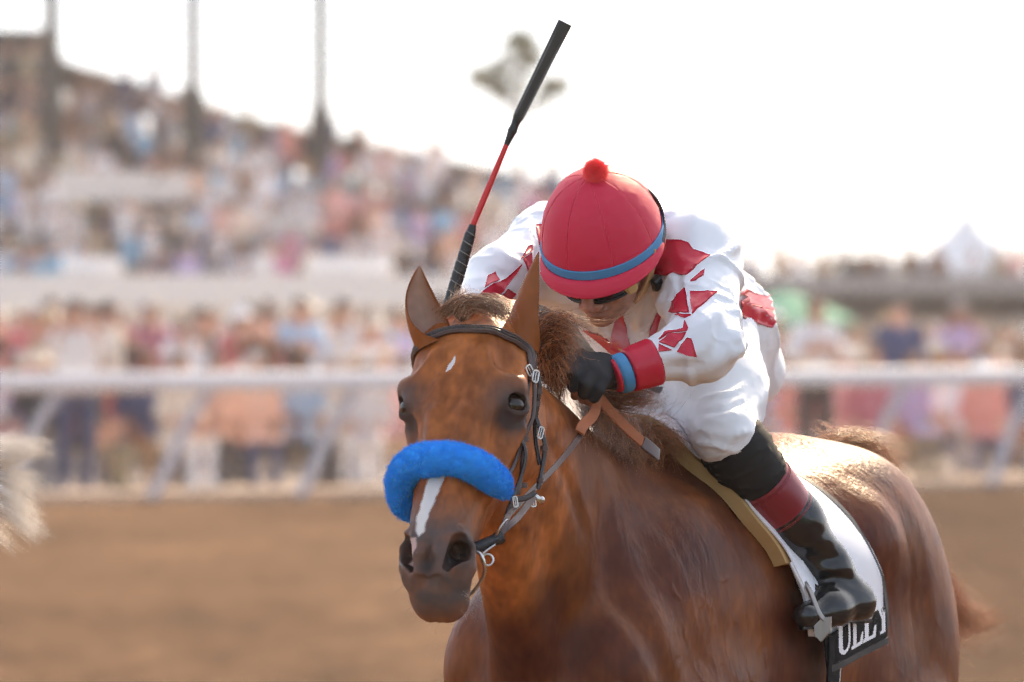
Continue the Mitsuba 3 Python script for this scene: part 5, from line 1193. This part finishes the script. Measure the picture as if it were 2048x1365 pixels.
plain('paving', (.42, .35, .29), .85)
v = np.array([rl(-60, .5, .004), rl(120, .5, .004), rl(120, 60, .004), rl(-60, 60, .004)]); k = thing('apron_pavement', None, None, kind='structure'); scene[k] = ply(v, np.array([[0, 1, 2], [0, 2, 3]]), 'paving', smooth=False)
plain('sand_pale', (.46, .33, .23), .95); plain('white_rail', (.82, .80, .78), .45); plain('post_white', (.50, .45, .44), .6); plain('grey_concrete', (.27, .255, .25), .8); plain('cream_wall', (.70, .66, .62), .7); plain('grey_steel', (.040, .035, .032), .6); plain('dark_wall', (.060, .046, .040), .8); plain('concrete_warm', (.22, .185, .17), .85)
def bar(p0, p1, w, h, up=(0, 0, 1)): return sweep(np.array([p0, p1]), rrect(w, h, min(w, h) * .4, 4), up=np.asarray(up, float))
# kerb of pale sand under the rail
v, f = sweep(np.array([rl(-40, .2, 0), rl(80, .2, 0)]), np.array([(-.5, -.05), (.5, -.05), (.42, .07), (-.42, .07)]), up=np.array([0, 0, 1.0])); k = thing('sand_kerb', None, None, kind='structure'); scene[k] = ply(v, f, 'sand_pale', smooth=30)
fence = thing('running_rail', 'white running rail on slanted posts in front of the crowd', 'rail')
for i in range(9): v, f = bar(rl(-8 + i * 5, 0, 1.06), rl(-8 + i * 5 + 4.99, 0, 1.06), .14, .175); put(fence, 'rail', ply(v, f, 'white_rail', smooth=40))
for i in range(26):
    s = -6.2 + i * 1.45; top = rl(s, .0, .98); bot = rl(s - .70, -.30, .0); mid = rl(s - .16, -.02, .78)
    v, f = sweep(spline(np.array([bot, bot * .45 + mid * .55, mid, top]), 14), rrect(.105, .08, .03), up=np.array([0, -1.0, .2])); put(fence, 'post', ply(v, f, 'post_white', smooth=40))

# ------------------------------------------------------------------ grandstand
stand = thing('grandstand', 'open stepped grandstand full of spectators behind the rail', 'grandstand')
def wall(parent, name, s0, s1, t, z0, z1, th, mat, label=None):
    v, f = block([0, 0, 0], (s1 - s0, th, z1 - z0), None, .02); R = np.array([[E1[0], E2[0], 0], [E1[1], E2[1], 0], [0, 0, 1]])
    return put(parent, name, ply(v @ R.T + rl((s0 + s1) / 2, t, (z0 + z1) / 2), f, mat, smooth=False), label)
TF_ = 56.0
S_E = 31.0
wall(stand, 'parapet', -25, S_E, TF_ - 1.0, 1.66, 2.29, .25, 'cream_wall', 'long cream parapet of the upper terrace'); wall(stand, 'parapet', S_E + .05, 90, TF_ - 1.0, 1.92, 2.29, .25, 'grey_concrete')
wall(stand, 'lower_wall', -25, S_E - 1, TF_ - .6, 1.1, 1.655, .25, 'cream_wall')
wall(stand, 'floor', -25, 90, TF_ + 2.6, .95, 1.18, 6.8, 'concrete_warm')
wall(stand, 'back_wall', -25, 90, TF_ + 5.4, 0, .94, .3, 'dark_wall', 'wall under the terrace with its shade put into the colour')  # coloured dark for the shade under the terrace
wall(stand, 'beam', S_E, 90, TF_ - .7, 1.40, 1.915, .3, 'dark_wall')  # dark strip standing for the shade below the terrace edge
RISE, RUN, NROW = .42, .86, 13
LINE = PchipInterpolator([-400, 0, 220, 500, 640, 800, 1000, 1140, 1300, 1450, 1600], [-60, 58, 122, 208, 238, 272, 312, 347, 405, 480, 600])   # the slope in which the tiers end, seen from the track
def s_end(k):
    ss = np.linspace(-20, 80, 4000); x = RO[0] + E1[0] * ss + E2[0] * (TF_ + RUN * k); d = RO[1] + E1[1] * ss + E2[1] * (TF_ + RUN * k)
    y = 600 - (1.2 + RISE * k + 1.25 - 1.8) / d * FOCAL; px = 1024 + x / d * FOCAL; g = y - LINE(np.clip(px, -400, 1600)); bad = np.nonzero((g < 0) & (px > -400))[0]
    return float(ss[bad[0]]) if len(bad) else 80.0
for k in range(1, NROW):
    e = s_end(k)
    wall(stand, 'tier', -25, e, TF_ + RUN * k, .9, 1.2 + RISE * k, RUN, 'concrete_warm')
# sloping end wall of the tiers with its handrail, and the roof columns at the crest
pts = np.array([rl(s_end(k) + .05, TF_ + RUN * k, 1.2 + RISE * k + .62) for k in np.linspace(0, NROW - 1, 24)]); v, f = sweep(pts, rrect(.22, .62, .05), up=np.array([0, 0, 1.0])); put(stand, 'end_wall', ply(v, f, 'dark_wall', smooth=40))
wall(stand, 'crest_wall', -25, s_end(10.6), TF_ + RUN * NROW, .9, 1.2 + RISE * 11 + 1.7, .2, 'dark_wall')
def PX(px, k):
    """where along tier k the photograph's column px falls"""
    t = TF_ + RUN * k; m = (px - 1024) / FOCAL; return float((m * (RO[1] + E2[1] * t) - RO[0] - E2[0] * t) / (E1[0] - m * E1[1]))
wall(stand, 'panel', PX(85, 4), PX(365, 4), TF_ + RUN * 4.0 - .42, 3.75, 4.35, .08, 'cream_wall'); wall(stand, 'panel', PX(480, 3), PX(640, 3), TF_ + RUN * 3 - .42, 3.0, 3.5, .08, 'cream_wall'); wall(stand, 'panel', PX(100, 0), PX(220, 0), TF_ - .6, 2.3, 2.62, .08, 'white_rail'); wall(stand, 'panel', PX(590, 0), PX(760, 0), TF_ - .6, 2.3, 2.66, .08, 'white_rail')
for px, d, w, zb in ((103, 114, .27, 1.2), (386, 116, .24, 1.2), (641, 118, .25, 1.2)):
    top = at(px, -220, d); b = np.array([top[0], top[1], zb]); b[2] = at(px, {103: 190, 386: 205, 641: 240}[px], d)[2] - 1.2; cl = put(stand, 'column', ply(*sweep(np.array([b, top]), rrect(w, w, .03), up=np.array([0, -1.0, 0])), 'grey_steel', smooth=30))
    yb = {103: 180, 386: 190, 641: 225}[px]; c = at(px, yb, d); v, f = sweep(np.array([c - [0, 0, 1.0], c, c + [0, 0, .35]]), rrect(.40, .36, .08), up=np.array([0, -1.0, 0]), scale=[1.0, 1.0, .35]); put(cl, 'foot', ply(v, f, 'grey_steel', smooth=40))

# ------------------------------------------------------------------ spectators
def figure(pose, sx, hat):
    """coarse but whole human figure: 1.70 m, feet at z = 0, facing -y; returns vertices, faces, region ids"""
    seat = pose.startswith('sit'); hz = .47 if seat else .92
    tilt = .06 if seat else 0.0
    sh = np.array([.17, 0 - tilt, hz + .50]); hp = np.array([.09, 0, hz]); kn = np.array([.10, -.42, .47]) if seat else np.array([.10, -.02, .48]); an = np.array([.10, -.40, .08]) if seat else np.array([.10, .02, .07])
    arms = {'sit_a': ((.24, -.06, hz + .26), (.12, -.30, hz + .16)), 'sit_b': ((.25, .00, hz + .24), (.20, -.26, hz + .10)), 'stand_a': ((.25, .03, hz + .24), (.24, -.04, hz - .01)), 'stand_b': ((.26, -.06, hz + .26), (.08, -.26, hz + .36)), 'stand_c': ((.24, -.16, hz + .40), (.10, -.26, hz + .62))}[pose]
    hd = np.array([0, -.03 - tilt, hz + .70]); M = lambda v, s: np.asarray(v) * [s, 1, 1]
    def fld(p):
        p = p.astype(F32); d = ell(p, (0, -tilt * .5, hz + .30), (.17 * sx, .115, .30)); d = smin(d, ell(p, (0, 0, hz + .03), (.16 * sx, .12, .14)), .05)
        d = smin(d, cone(p, M(sh, 1), M(sh, -1), .062, .062), .05)
        for s in (1, -1):
            d = smin(d, cone(p, M(hp, s), M(kn, s), .085, .060), .04); d = smin(d, cone(p, M(kn, s), M(an, s), .058, .042), .02); d = smin(d, cone(p, M(an, s), M(an, s) + np.array([0, -.15, -.03]), .042, .034), .02)
            d = smin(d, cone(p, M(sh, s), M(arms[0], s), .055, .042), .03); d = smin(d, cone(p, M(arms[0], s), M(arms[1], s), .042, .032), .015); d = smin(d, ell(p, M(arms[1], s) + np.array([0, -.03, -.02]), (.035, .045, .045)), .02)
        d = smin(d, cone(p, (0, -tilt, hz + .50), hd + np.array([0, .01, -.06]), .055, .050), .03)
        d = smin(d, ell(p, hd, (.074, .092, .112)), .015); d = smin(d, ell(p, hd + np.array([0, -.09, -.015]), (.014, .022, .02)), .012)
        return smin(d, ell(p, hd + np.array([0, .022, .030]), (.084, .090, .100)), .008)
    v, f, n = nets(fld, grid((-.36, -.66, -.02), (.36, .20, hz + .90), .030), 2, 2.2)
    reg = np.ones(len(v), int)                                                   # 0 skin, 1 top, 2 below, 3 hair, 4 shoes
    q = v - hd
    reg[(np.linalg.norm(q / [.11, .13, .15], axis=1) < 1.15) & (q[:, 2] > -.16)] = 0
    reg[(q[:, 2] > -.12) & (np.linalg.norm((q - [0, .03, .035]) / [.092, .098, .108], axis=1) < 1.08) & ((q[:, 1] > -.045) | (q[:, 2] > .055))] = 3
    reg[(v[:, 2] < hz - .01) & (np.abs(v[:, 0]) < .20) & (reg == 1)] = 2
    for s in (1, -1):
        fo = M((np.array(arms[0]) * .55 + np.array(arms[1]) * .45), s); reg[np.linalg.norm(v - M(arms[1], s), axis=1) < .17] = 0
    reg[v[:, 2] < .075] = 4
    return v, f, n, reg
FIG = {(p, w): figure(p, w, False) for p in ('sit_a', 'sit_b', 'stand_a', 'stand_b', 'stand_c') for w in (1.0, 1.16)}
COL = {'white': (.78, .76, .76), 'cream': (.66, .58, .48), 'pale pink': (.72, .42, .40), 'coral': (.66, .30, .26), 'red': (.55, .17, .17), 'crimson': (.48, .18, .22), 'magenta': (.62, .25, .40), 'lilac': (.50, .40, .60), 'pale blue': (.42, .55, .70),
       'sky blue': (.25, .48, .66), 'teal': (.30, .46, .48), 'navy': (.07, .08, .15), 'black': (.045, .045, .05), 'grey': (.30, .29, .30), 'tan': (.42, .28, .17), 'brown': (.16, .085, .055), 'khaki': (.32, .27, .18), 'peach': (.72, .44, .32)}
HAIR = {'dark': (.03, .02, .016), 'brown': (.10, .055, .03), 'fair': (.42, .28, .14), 'grey': (.38, .36, .35)}
SKIN = [(.52, .30, .21), (.42, .22, .14), (.58, .36, .27), (.30, .15, .09)]
vcol('people', .75, sheen=.2)
rp = np.random.default_rng(77)
def straw(hd_r):
    a = np.linspace(0, 2 * np.pi, 20, endpoint=False); prof = [(.0, .085), (.05, .082), (.078, .06), (.086, .015), (.15, -.004), (.205, -.015), (.2, -.024), (.085, .004)]
    V = np.array([[r * math.cos(x), r * math.sin(x), z] for r, z in prof for x in a]); m = 20; i, j = np.meshgrid(np.arange(len(prof) - 1), np.arange(m), indexing='ij'); j2 = (j + 1) % m
    q = np.stack([i * m + j, i * m + j2, (i + 1) * m + j2, (i + 1) * m + j], -1).reshape(-1, 4)[:, ::-1]; return V, np.vstack([q[:, [0, 1, 2]], q[:, [0, 2, 3]]])
STRAW = straw(0)
ORD = ['front', 'second', 'third', 'fourth', 'fifth', 'sixth', 'seventh', 'eighth', 'ninth', 'tenth']
count_people = [0]
seen = set()
def spectator_look(top, below, hair, hat, pose):
    names = list(COL); wt = np.array([38, 7, 5, 3, 3, 2, 2, 7, 14, 8, 3, 13, 13, 9, 4, 5, 3, 4.]); top = top or names[rp.choice(len(names), p=wt / wt.sum())]
    below = below or ['navy', 'black', 'khaki', 'white', 'grey', 'tan', 'brown'][rp.integers(0, 7)]; hair = hair or list(HAIR)[rp.choice(4, p=[.4, .33, .17, .1])]
    return top, below, hair, (rp.random() < .16 if hat is None else hat)
def spectator(pos, pose, where, group, top=None, below=None, turn=0.0, size=1.0, hat=None, hair=None):
    w = 1.0 if rp.random() < .6 else 1.16
    v, f, n, reg = FIG[(pose, w)]
    for _ in range(30):
        r_ = spectator_look(top, below, hair, hat, pose); lab = f"{r_[2]}-haired spectator in {r_[0]} and {r_[1]}{' with wide hat' if r_[3] else ''}, {'sitting' if pose.startswith('sit') else 'standing'} {where}"
        if lab not in seen: break
    seen.add(lab); top, below, hair, hat = r_; sk = SKIN[rp.choice(4, p=[.4, .3, .2, .1])]
    c = np.array([sk, COL[top], COL[below], HAIR[hair], (.05, .04, .035)])[reg] * (.85 + .3 * rp.random())
    th = math.atan2(-E1[1], -E1[0]) + math.pi + turn; R = np.array([[math.cos(th), -math.sin(th), 0], [math.sin(th), math.cos(th), 0], [0, 0, 1]])
    k = thing('person', None, 'person', group)
    V = (v * size) @ R.T + pos
    scene[k] = ply(V, f, 'people', n @ R.T, color=np.clip(c, .01, .9))
    hz = (.47 if pose.startswith('sit') else .92); hd_ = np.array([0, -.03 - (.06 if hz < .5 else 0), hz + .70 + .055]) * size
    if hat:
        hv_, hf_ = STRAW; hc = COL['cream'] if rp.random() < .6 else COL['white']
        put(k, 'hat', ply(hv_ * size @ R.T + hd_ @ R.T + pos, hf_, 'people', color=np.tile(hc, (len(hv_), 1)), smooth=True))
    labels[k]['label'] = lab
    count_people[0] += 1
    return k
# two stewards at the rail
spectator(rl(5.15, .75, .0), 'stand_a', 'at the rail', 'stewards at the rail', 'white', 'black', .2, 1.06, False, 'dark')
spectator(rl(9.35, 1.1, .0), 'stand_b', 'at the rail beside the horse', 'stewards at the rail', 'white', 'black', -.1, 1.06, False, 'brown')
spectator(rl(1.6, 1.0, .0), 'stand_c', 'at the rail', 'stewards at the rail', 'white', 'navy', -.3, 1.04, False, 'dark')
jobs = []
for r in range(9):                                                               # crowd on the apron
    t = 1.7 + r * 1.15
    s = -2 + t * .4 + .3 * rp.random()
    while s < 24 + t * .55:
        x = rl(s, t, 0); px = 1024 + x[0] / x[1] * FOCAL
        if -90 < px < 2140 and not (850 < px < 1500):
            seat = (r < 5 and rp.random() < (.93 if r < 3 else .45)) or px > 1480 and rp.random() < .85
            pal = None if rp.random() < .66 else ['pale pink', 'coral', 'red', 'white', 'peach', 'lilac', 'crimson', 'cream'][rp.integers(0, 8)]
            jobs.append((x[1], rl(s, t + rp.normal() * .15, .004), (['sit_a', 'sit_b'] if seat else ['stand_a', 'stand_b', 'stand_c'])[rp.integers(0, 2 if seat else 3)], f'{ORD[r]} row behind rail', 'spectators behind the rail', pal, rp.normal() * .45, .92 + .13 * rp.random()))
        s += .52 + .30 * rp.random()
for k in range(NROW - 1):                                                        # crowd on the tiers and the terrace
    t = TF_ + RUN * k; s = PX(-60, k) + .3 * rp.random(); e = s_end(k)
    while s < (e - .1 if k else PX(2110, 0)):
        x = rl(s, t, 0); px = 1024 + x[0] / x[1] * FOCAL
        if -60 < px < 2110 and not (1130 < px < 1440):
            terrace = k == 0 and s > e - .5
            if terrace and 1840 < px < 2010 and rp.random() < .7: s += .5; continue
            stand_ = terrace or rp.random() < .3
            pal = None if not (k > 6 or terrace) or rp.random() < (.25 if k > 8 else .5) else ['black', 'navy', 'brown', 'grey', 'khaki'][rp.integers(0, 5)]  # top rows and terrace dressed darker to stand for backlit silhouettes
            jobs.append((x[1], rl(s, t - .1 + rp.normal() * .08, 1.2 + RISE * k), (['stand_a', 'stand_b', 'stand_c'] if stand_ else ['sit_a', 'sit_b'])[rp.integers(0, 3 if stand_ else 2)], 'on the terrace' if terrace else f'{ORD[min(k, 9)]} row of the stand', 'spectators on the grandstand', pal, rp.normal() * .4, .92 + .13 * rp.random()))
        s += .40 + .22 * rp.random()
for r in range(5):                                                               # people in the shade under the terrace at the right
    t = TF_ - 14 + 2.2 * r; s = PX(1480, 0) - 6
    while s < PX(2110, 0) + 4:
        x = rl(s, t, 0); px = 1024 + x[0] / x[1] * FOCAL
        if 1470 < px < 2110: jobs.append((x[1], rl(s, t, .004), ['sit_a', 'sit_b'][rp.integers(0, 2)], 'below the terrace', 'spectators below the terrace', None, rp.normal() * .4, .92 + .13 * rp.random()))
        s += .6 + .4 * rp.random()
jobs.sort(key=lambda j: j[0]); mass = []
for i, j in enumerate(jobs):
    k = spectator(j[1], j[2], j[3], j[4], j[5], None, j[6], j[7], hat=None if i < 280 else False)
    if i >= 280: mass.append(scene.pop(k)['filename']); labels.pop(k)
if mass:
    W_ = [meshkit.WRITTEN[m] for m in mass]; v, f = join([(w[0], w[1]) for w in W_])
    kk = thing('crowd', 'far rows of the crowd high on the grandstand', 'crowd', kind='stuff'); scene[kk] = ply(v, f, 'people', np.vstack([w[2] for w in W_]), color=np.vstack([w[4] for w in W_]))
    for m in mass: meshkit.WRITTEN.pop(m)

# ------------------------------------------------------------------ far things: parasol, tent, mast, tree
um = thing('parasol', 'green parasol among the crowd under the terrace', 'parasol'); plain('canvas_green', (.10, .30, .20), .8); plain('canvas_white', (.80, .79, .78), .7)
c = at(1572, 582, 90.0); a = np.linspace(0, 2 * np.pi, 9)[:-1]
rows = [np.array([[.02 * math.cos(x), .02 * math.sin(x), 0] for x in a]), np.array([[.45 * math.cos(x), .45 * math.sin(x), -.14] for x in a]), np.array([[1.05 * math.cos(x), 1.05 * math.sin(x), -.42] for x in a]), np.array([[1.05 * math.cos(x), 1.05 * math.sin(x), -.52] for x in a])]
V = np.vstack(rows) + c; Q = np.vstack([np.stack([r * 8 + np.arange(8), r * 8 + (np.arange(8) + 1) % 8, (r + 1) * 8 + (np.arange(8) + 1) % 8, (r + 1) * 8 + np.arange(8)], 1) for r in range(3)])
put(um, 'canopy', ply(V, np.vstack([Q[:, [0, 1, 2]], Q[:, [0, 2, 3]]]), 'canvas_green', smooth=False)); v, f = sweep(np.array([[c[0], c[1], 0], c]), circ(.025, 8)); put(um, 'pole', ply(v, f, 'white_rail'))
tent = thing('marquee', 'white pointed marquee beyond the terrace', 'marquee'); D = 240.0; s_ = D / FOCAL; c = at(1930, 428, D); zb = c[2] - 112 * s_
hw_ = 112 * s_; n = 24; rows = []
for t in np.linspace(0, 1, 9): w = hw_ * (.02 + .98 * t ** .75); z = c[2] + (zb - c[2]) * (t ** .62); rows.append(np.array([[c[0] + x * w, c[1] + y * w, z] for x, y in ((-1, -1), (1, -1), (1, 1), (-1, 1))]))
rows.append(rows[-1] + [0, 0, -.5]); V = np.vstack(rows); Q = np.vstack([np.stack([r * 4 + np.arange(4), r * 4 + (np.arange(4) + 1) % 4, (r + 1) * 4 + (np.arange(4) + 1) % 4, (r + 1) * 4 + np.arange(4)], 1) for r in range(9)])
put(tent, 'roof', ply(V, np.vstack([Q[:, [0, 1, 2]], Q[:, [0, 2, 3]]]), 'canvas_white', smooth=False))
for x, y in ((-1, -1), (1, -1), (1, 1), (-1, 1)): p = np.array([c[0] + x * hw_ * .98, c[1] + y * hw_ * .98, 0]); v, f = sweep(np.array([p, p + [0, 0, zb]]), circ(.06, 8)); put(tent, 'pole', ply(v, f, 'white_rail'))
mast = thing('mast', 'thin pale mast rising behind the marquee', 'mast'); p = at(1944, 200, 260.0); v, f = sweep(np.array([[p[0], p[1], 0], p]), circ(1, 12), scale=[.14, .09]); put(mast, 'pole', ply(v, f, 'white_rail')); put(mast, 'finial', ply(*ball(p, .16, 2), 'white_rail'))
tree = thing('tree', 'lone tree with open clumped crown against the white sky', 'tree'); plain('bark', (.22, .17, .13), .9)
scene['leaf'] = {'type': 'twosided', 'bsdf': {'type': 'principled', 'base_color': {'type': 'mesh_attribute', 'name': 'vertex_color'}, 'roughness': .6}}
D = 240.0; rt = np.random.default_rng(12); fork = at(1040, 235, D)
v1 = [sweep(spline(np.array([[fork[0] + .1, fork[1], 0], [fork[0], fork[1], fork[2] * .5], fork]), 14), circ(1, 9), scale=np.linspace(.24, .13, 14))]
lp, ln_ = [], []
for cx, cy, r, m in ((1042, 88, 34, 200), (1062, 120, 24, 70), (1010, 130, 20, 40), (972, 158, 32, 130), (1108, 172, 30, 130), (1040, 165, 16, 40), (1005, 185, 18, 60), (1080, 205, 14, 40)):
    c = at(cx, cy, D); c[1] += rt.normal() * .4; R_ = r * D / FOCAL
    v1.append(sweep(spline(np.array([fork, (fork + c) / 2 + [0, 0, -.2], c]), 10), circ(1, 6), scale=np.linspace(.10, .03, 10)))
    d = unit(rt.normal(size=(m, 3))) * (rt.random((m, 1)) ** .4); lp.append(c + d * R_ * [1.15, 1.15, .8]); 
put(tree, 'trunk', ply(*join(v1), 'bark', smooth=50))
lp = np.vstack(lp); m = len(lp); a = unit(rt.normal(size=(m, 3))); b = unit(np.cross(a, rt.normal(size=(m, 3)))); sz = (.20 + .18 * rt.random((m, 1)))
V = np.stack([lp - a * sz, lp + b * sz * .45, lp + a * sz, lp - b * sz * .45], 1).reshape(-1, 3); k = np.arange(m)[:, None] * 4
put(tree, 'crown', ply(V, np.vstack([k + [0, 1, 2], k + [0, 2, 3]]), 'leaf', smooth=False, color=None) if False else ply(V, np.vstack([k + [0, 1, 2], k + [0, 2, 3]]), 'leaf', color=np.repeat(np.array([.16, .18, .09]) * (.6 + .8 * rt.random((m, 1))), 4, 0)))

# ------------------------------------------------------------------ the grey horse ahead: only its tail reaches the picture
grey = thing('horse', 'grey horse ahead at the left edge, only its pale tail in view', 'horse')
SHIFT = np.array([-1.02, 9.55, .06]) - body(-1.06, 0, 1.43) + np.array([0, 0, 1.43])
def gfield(p):
    p = p.astype(F32) - SHIFT.astype(F32); d = body_field(to_body(p)); m = np.linalg.norm(p - head(0, .28, -.1).astype(F32), axis=1) < .52
    if m.any(): d[m] = smin(d[m], head_field(to_head(p[m])), .045)
    return d
lo = np.array([-.75, 9.4, -.02]) + SHIFT; hi = np.array([1.15, 12.1, 1.95]) + SHIFT
gv, gf, gn = nets(gfield, grid(lo, hi, .022))
put(grey, 'body', ply(gv, gf, 'coat', gn, color=np.clip(np.array([.50, .48, .47]) * (1 + .8 * fbm(gv * 9, 3, 2))[:, None], .02, .9)))
for b, t, bend, o, L, r, e in EARS:
    v, f, ins = ear_mesh(b + SHIFT, t + SHIFT, bend, o, L, r, e); put(grey, 'ear', ply(v, f, 'coat', color=np.tile([.45, .42, .41], (len(v), 1))))
GT = [(.74, .68, .62), (.62, .56, .50), (.80, .76, .72), (.50, .44, .38)]
dk = body(-1.04, 0, 1.40) + SHIFT; dk[2] -= 0
R0 = (dk[0] * FOCAL / dk[1] + 1024); 
g = []
for i in range(34):
    ey = [905, 912, 900, 985, 1010, 1062, 1085, 940, 1075, 1040][i % 10] + rt.normal() * 12; ex = [98, 62, 80, 86, 60, 94, 72, 40, 30, 78][i % 10] + rt.normal() * 12; dd = 9.62 + rt.normal() * .05; my = 905 + (ey - 905) * .55
    g.append(hair([np.vstack([[dk], A((-150, 905 + (my - 905) * .3, dd), (-70, my - 22 + rt.normal() * 8, dd), (ex - 60, my + (ey - my) * .35 + rt.normal() * 8, dd), (ex - 20, ey - 14, dd), (ex, ey + 4, dd))])], 70, (.008, .006), .0006, rng, GT, S=16, curl=.005, lmin=.82))
hair_part(grey, 'tail', g)
# ------------------------------------------------------------------ the bright, dusty air of the track
scene['air'] = {'type': 'homogeneous', 'albedo': {'type': 'rgb', 'value': [.95, .955, .97]}, 'sigma_t': .00038, 'phase': {'type': 'hg', 'g': .4}}
scene['haze'] = {'type': 'cube', 'to_world': T().translate([0, 660, 14]).scale([760, 780, 15.2]), 'bsdf': {'type': 'null'}, 'interior': {'type': 'ref', 'id': 'air'}}
labels['haze'] = {'label': 'pale dusty haze in the air over the track', 'category': 'haze', 'kind': 'stuff'}
scene['camera']['medium'] = {'type': 'ref', 'id': 'air'}
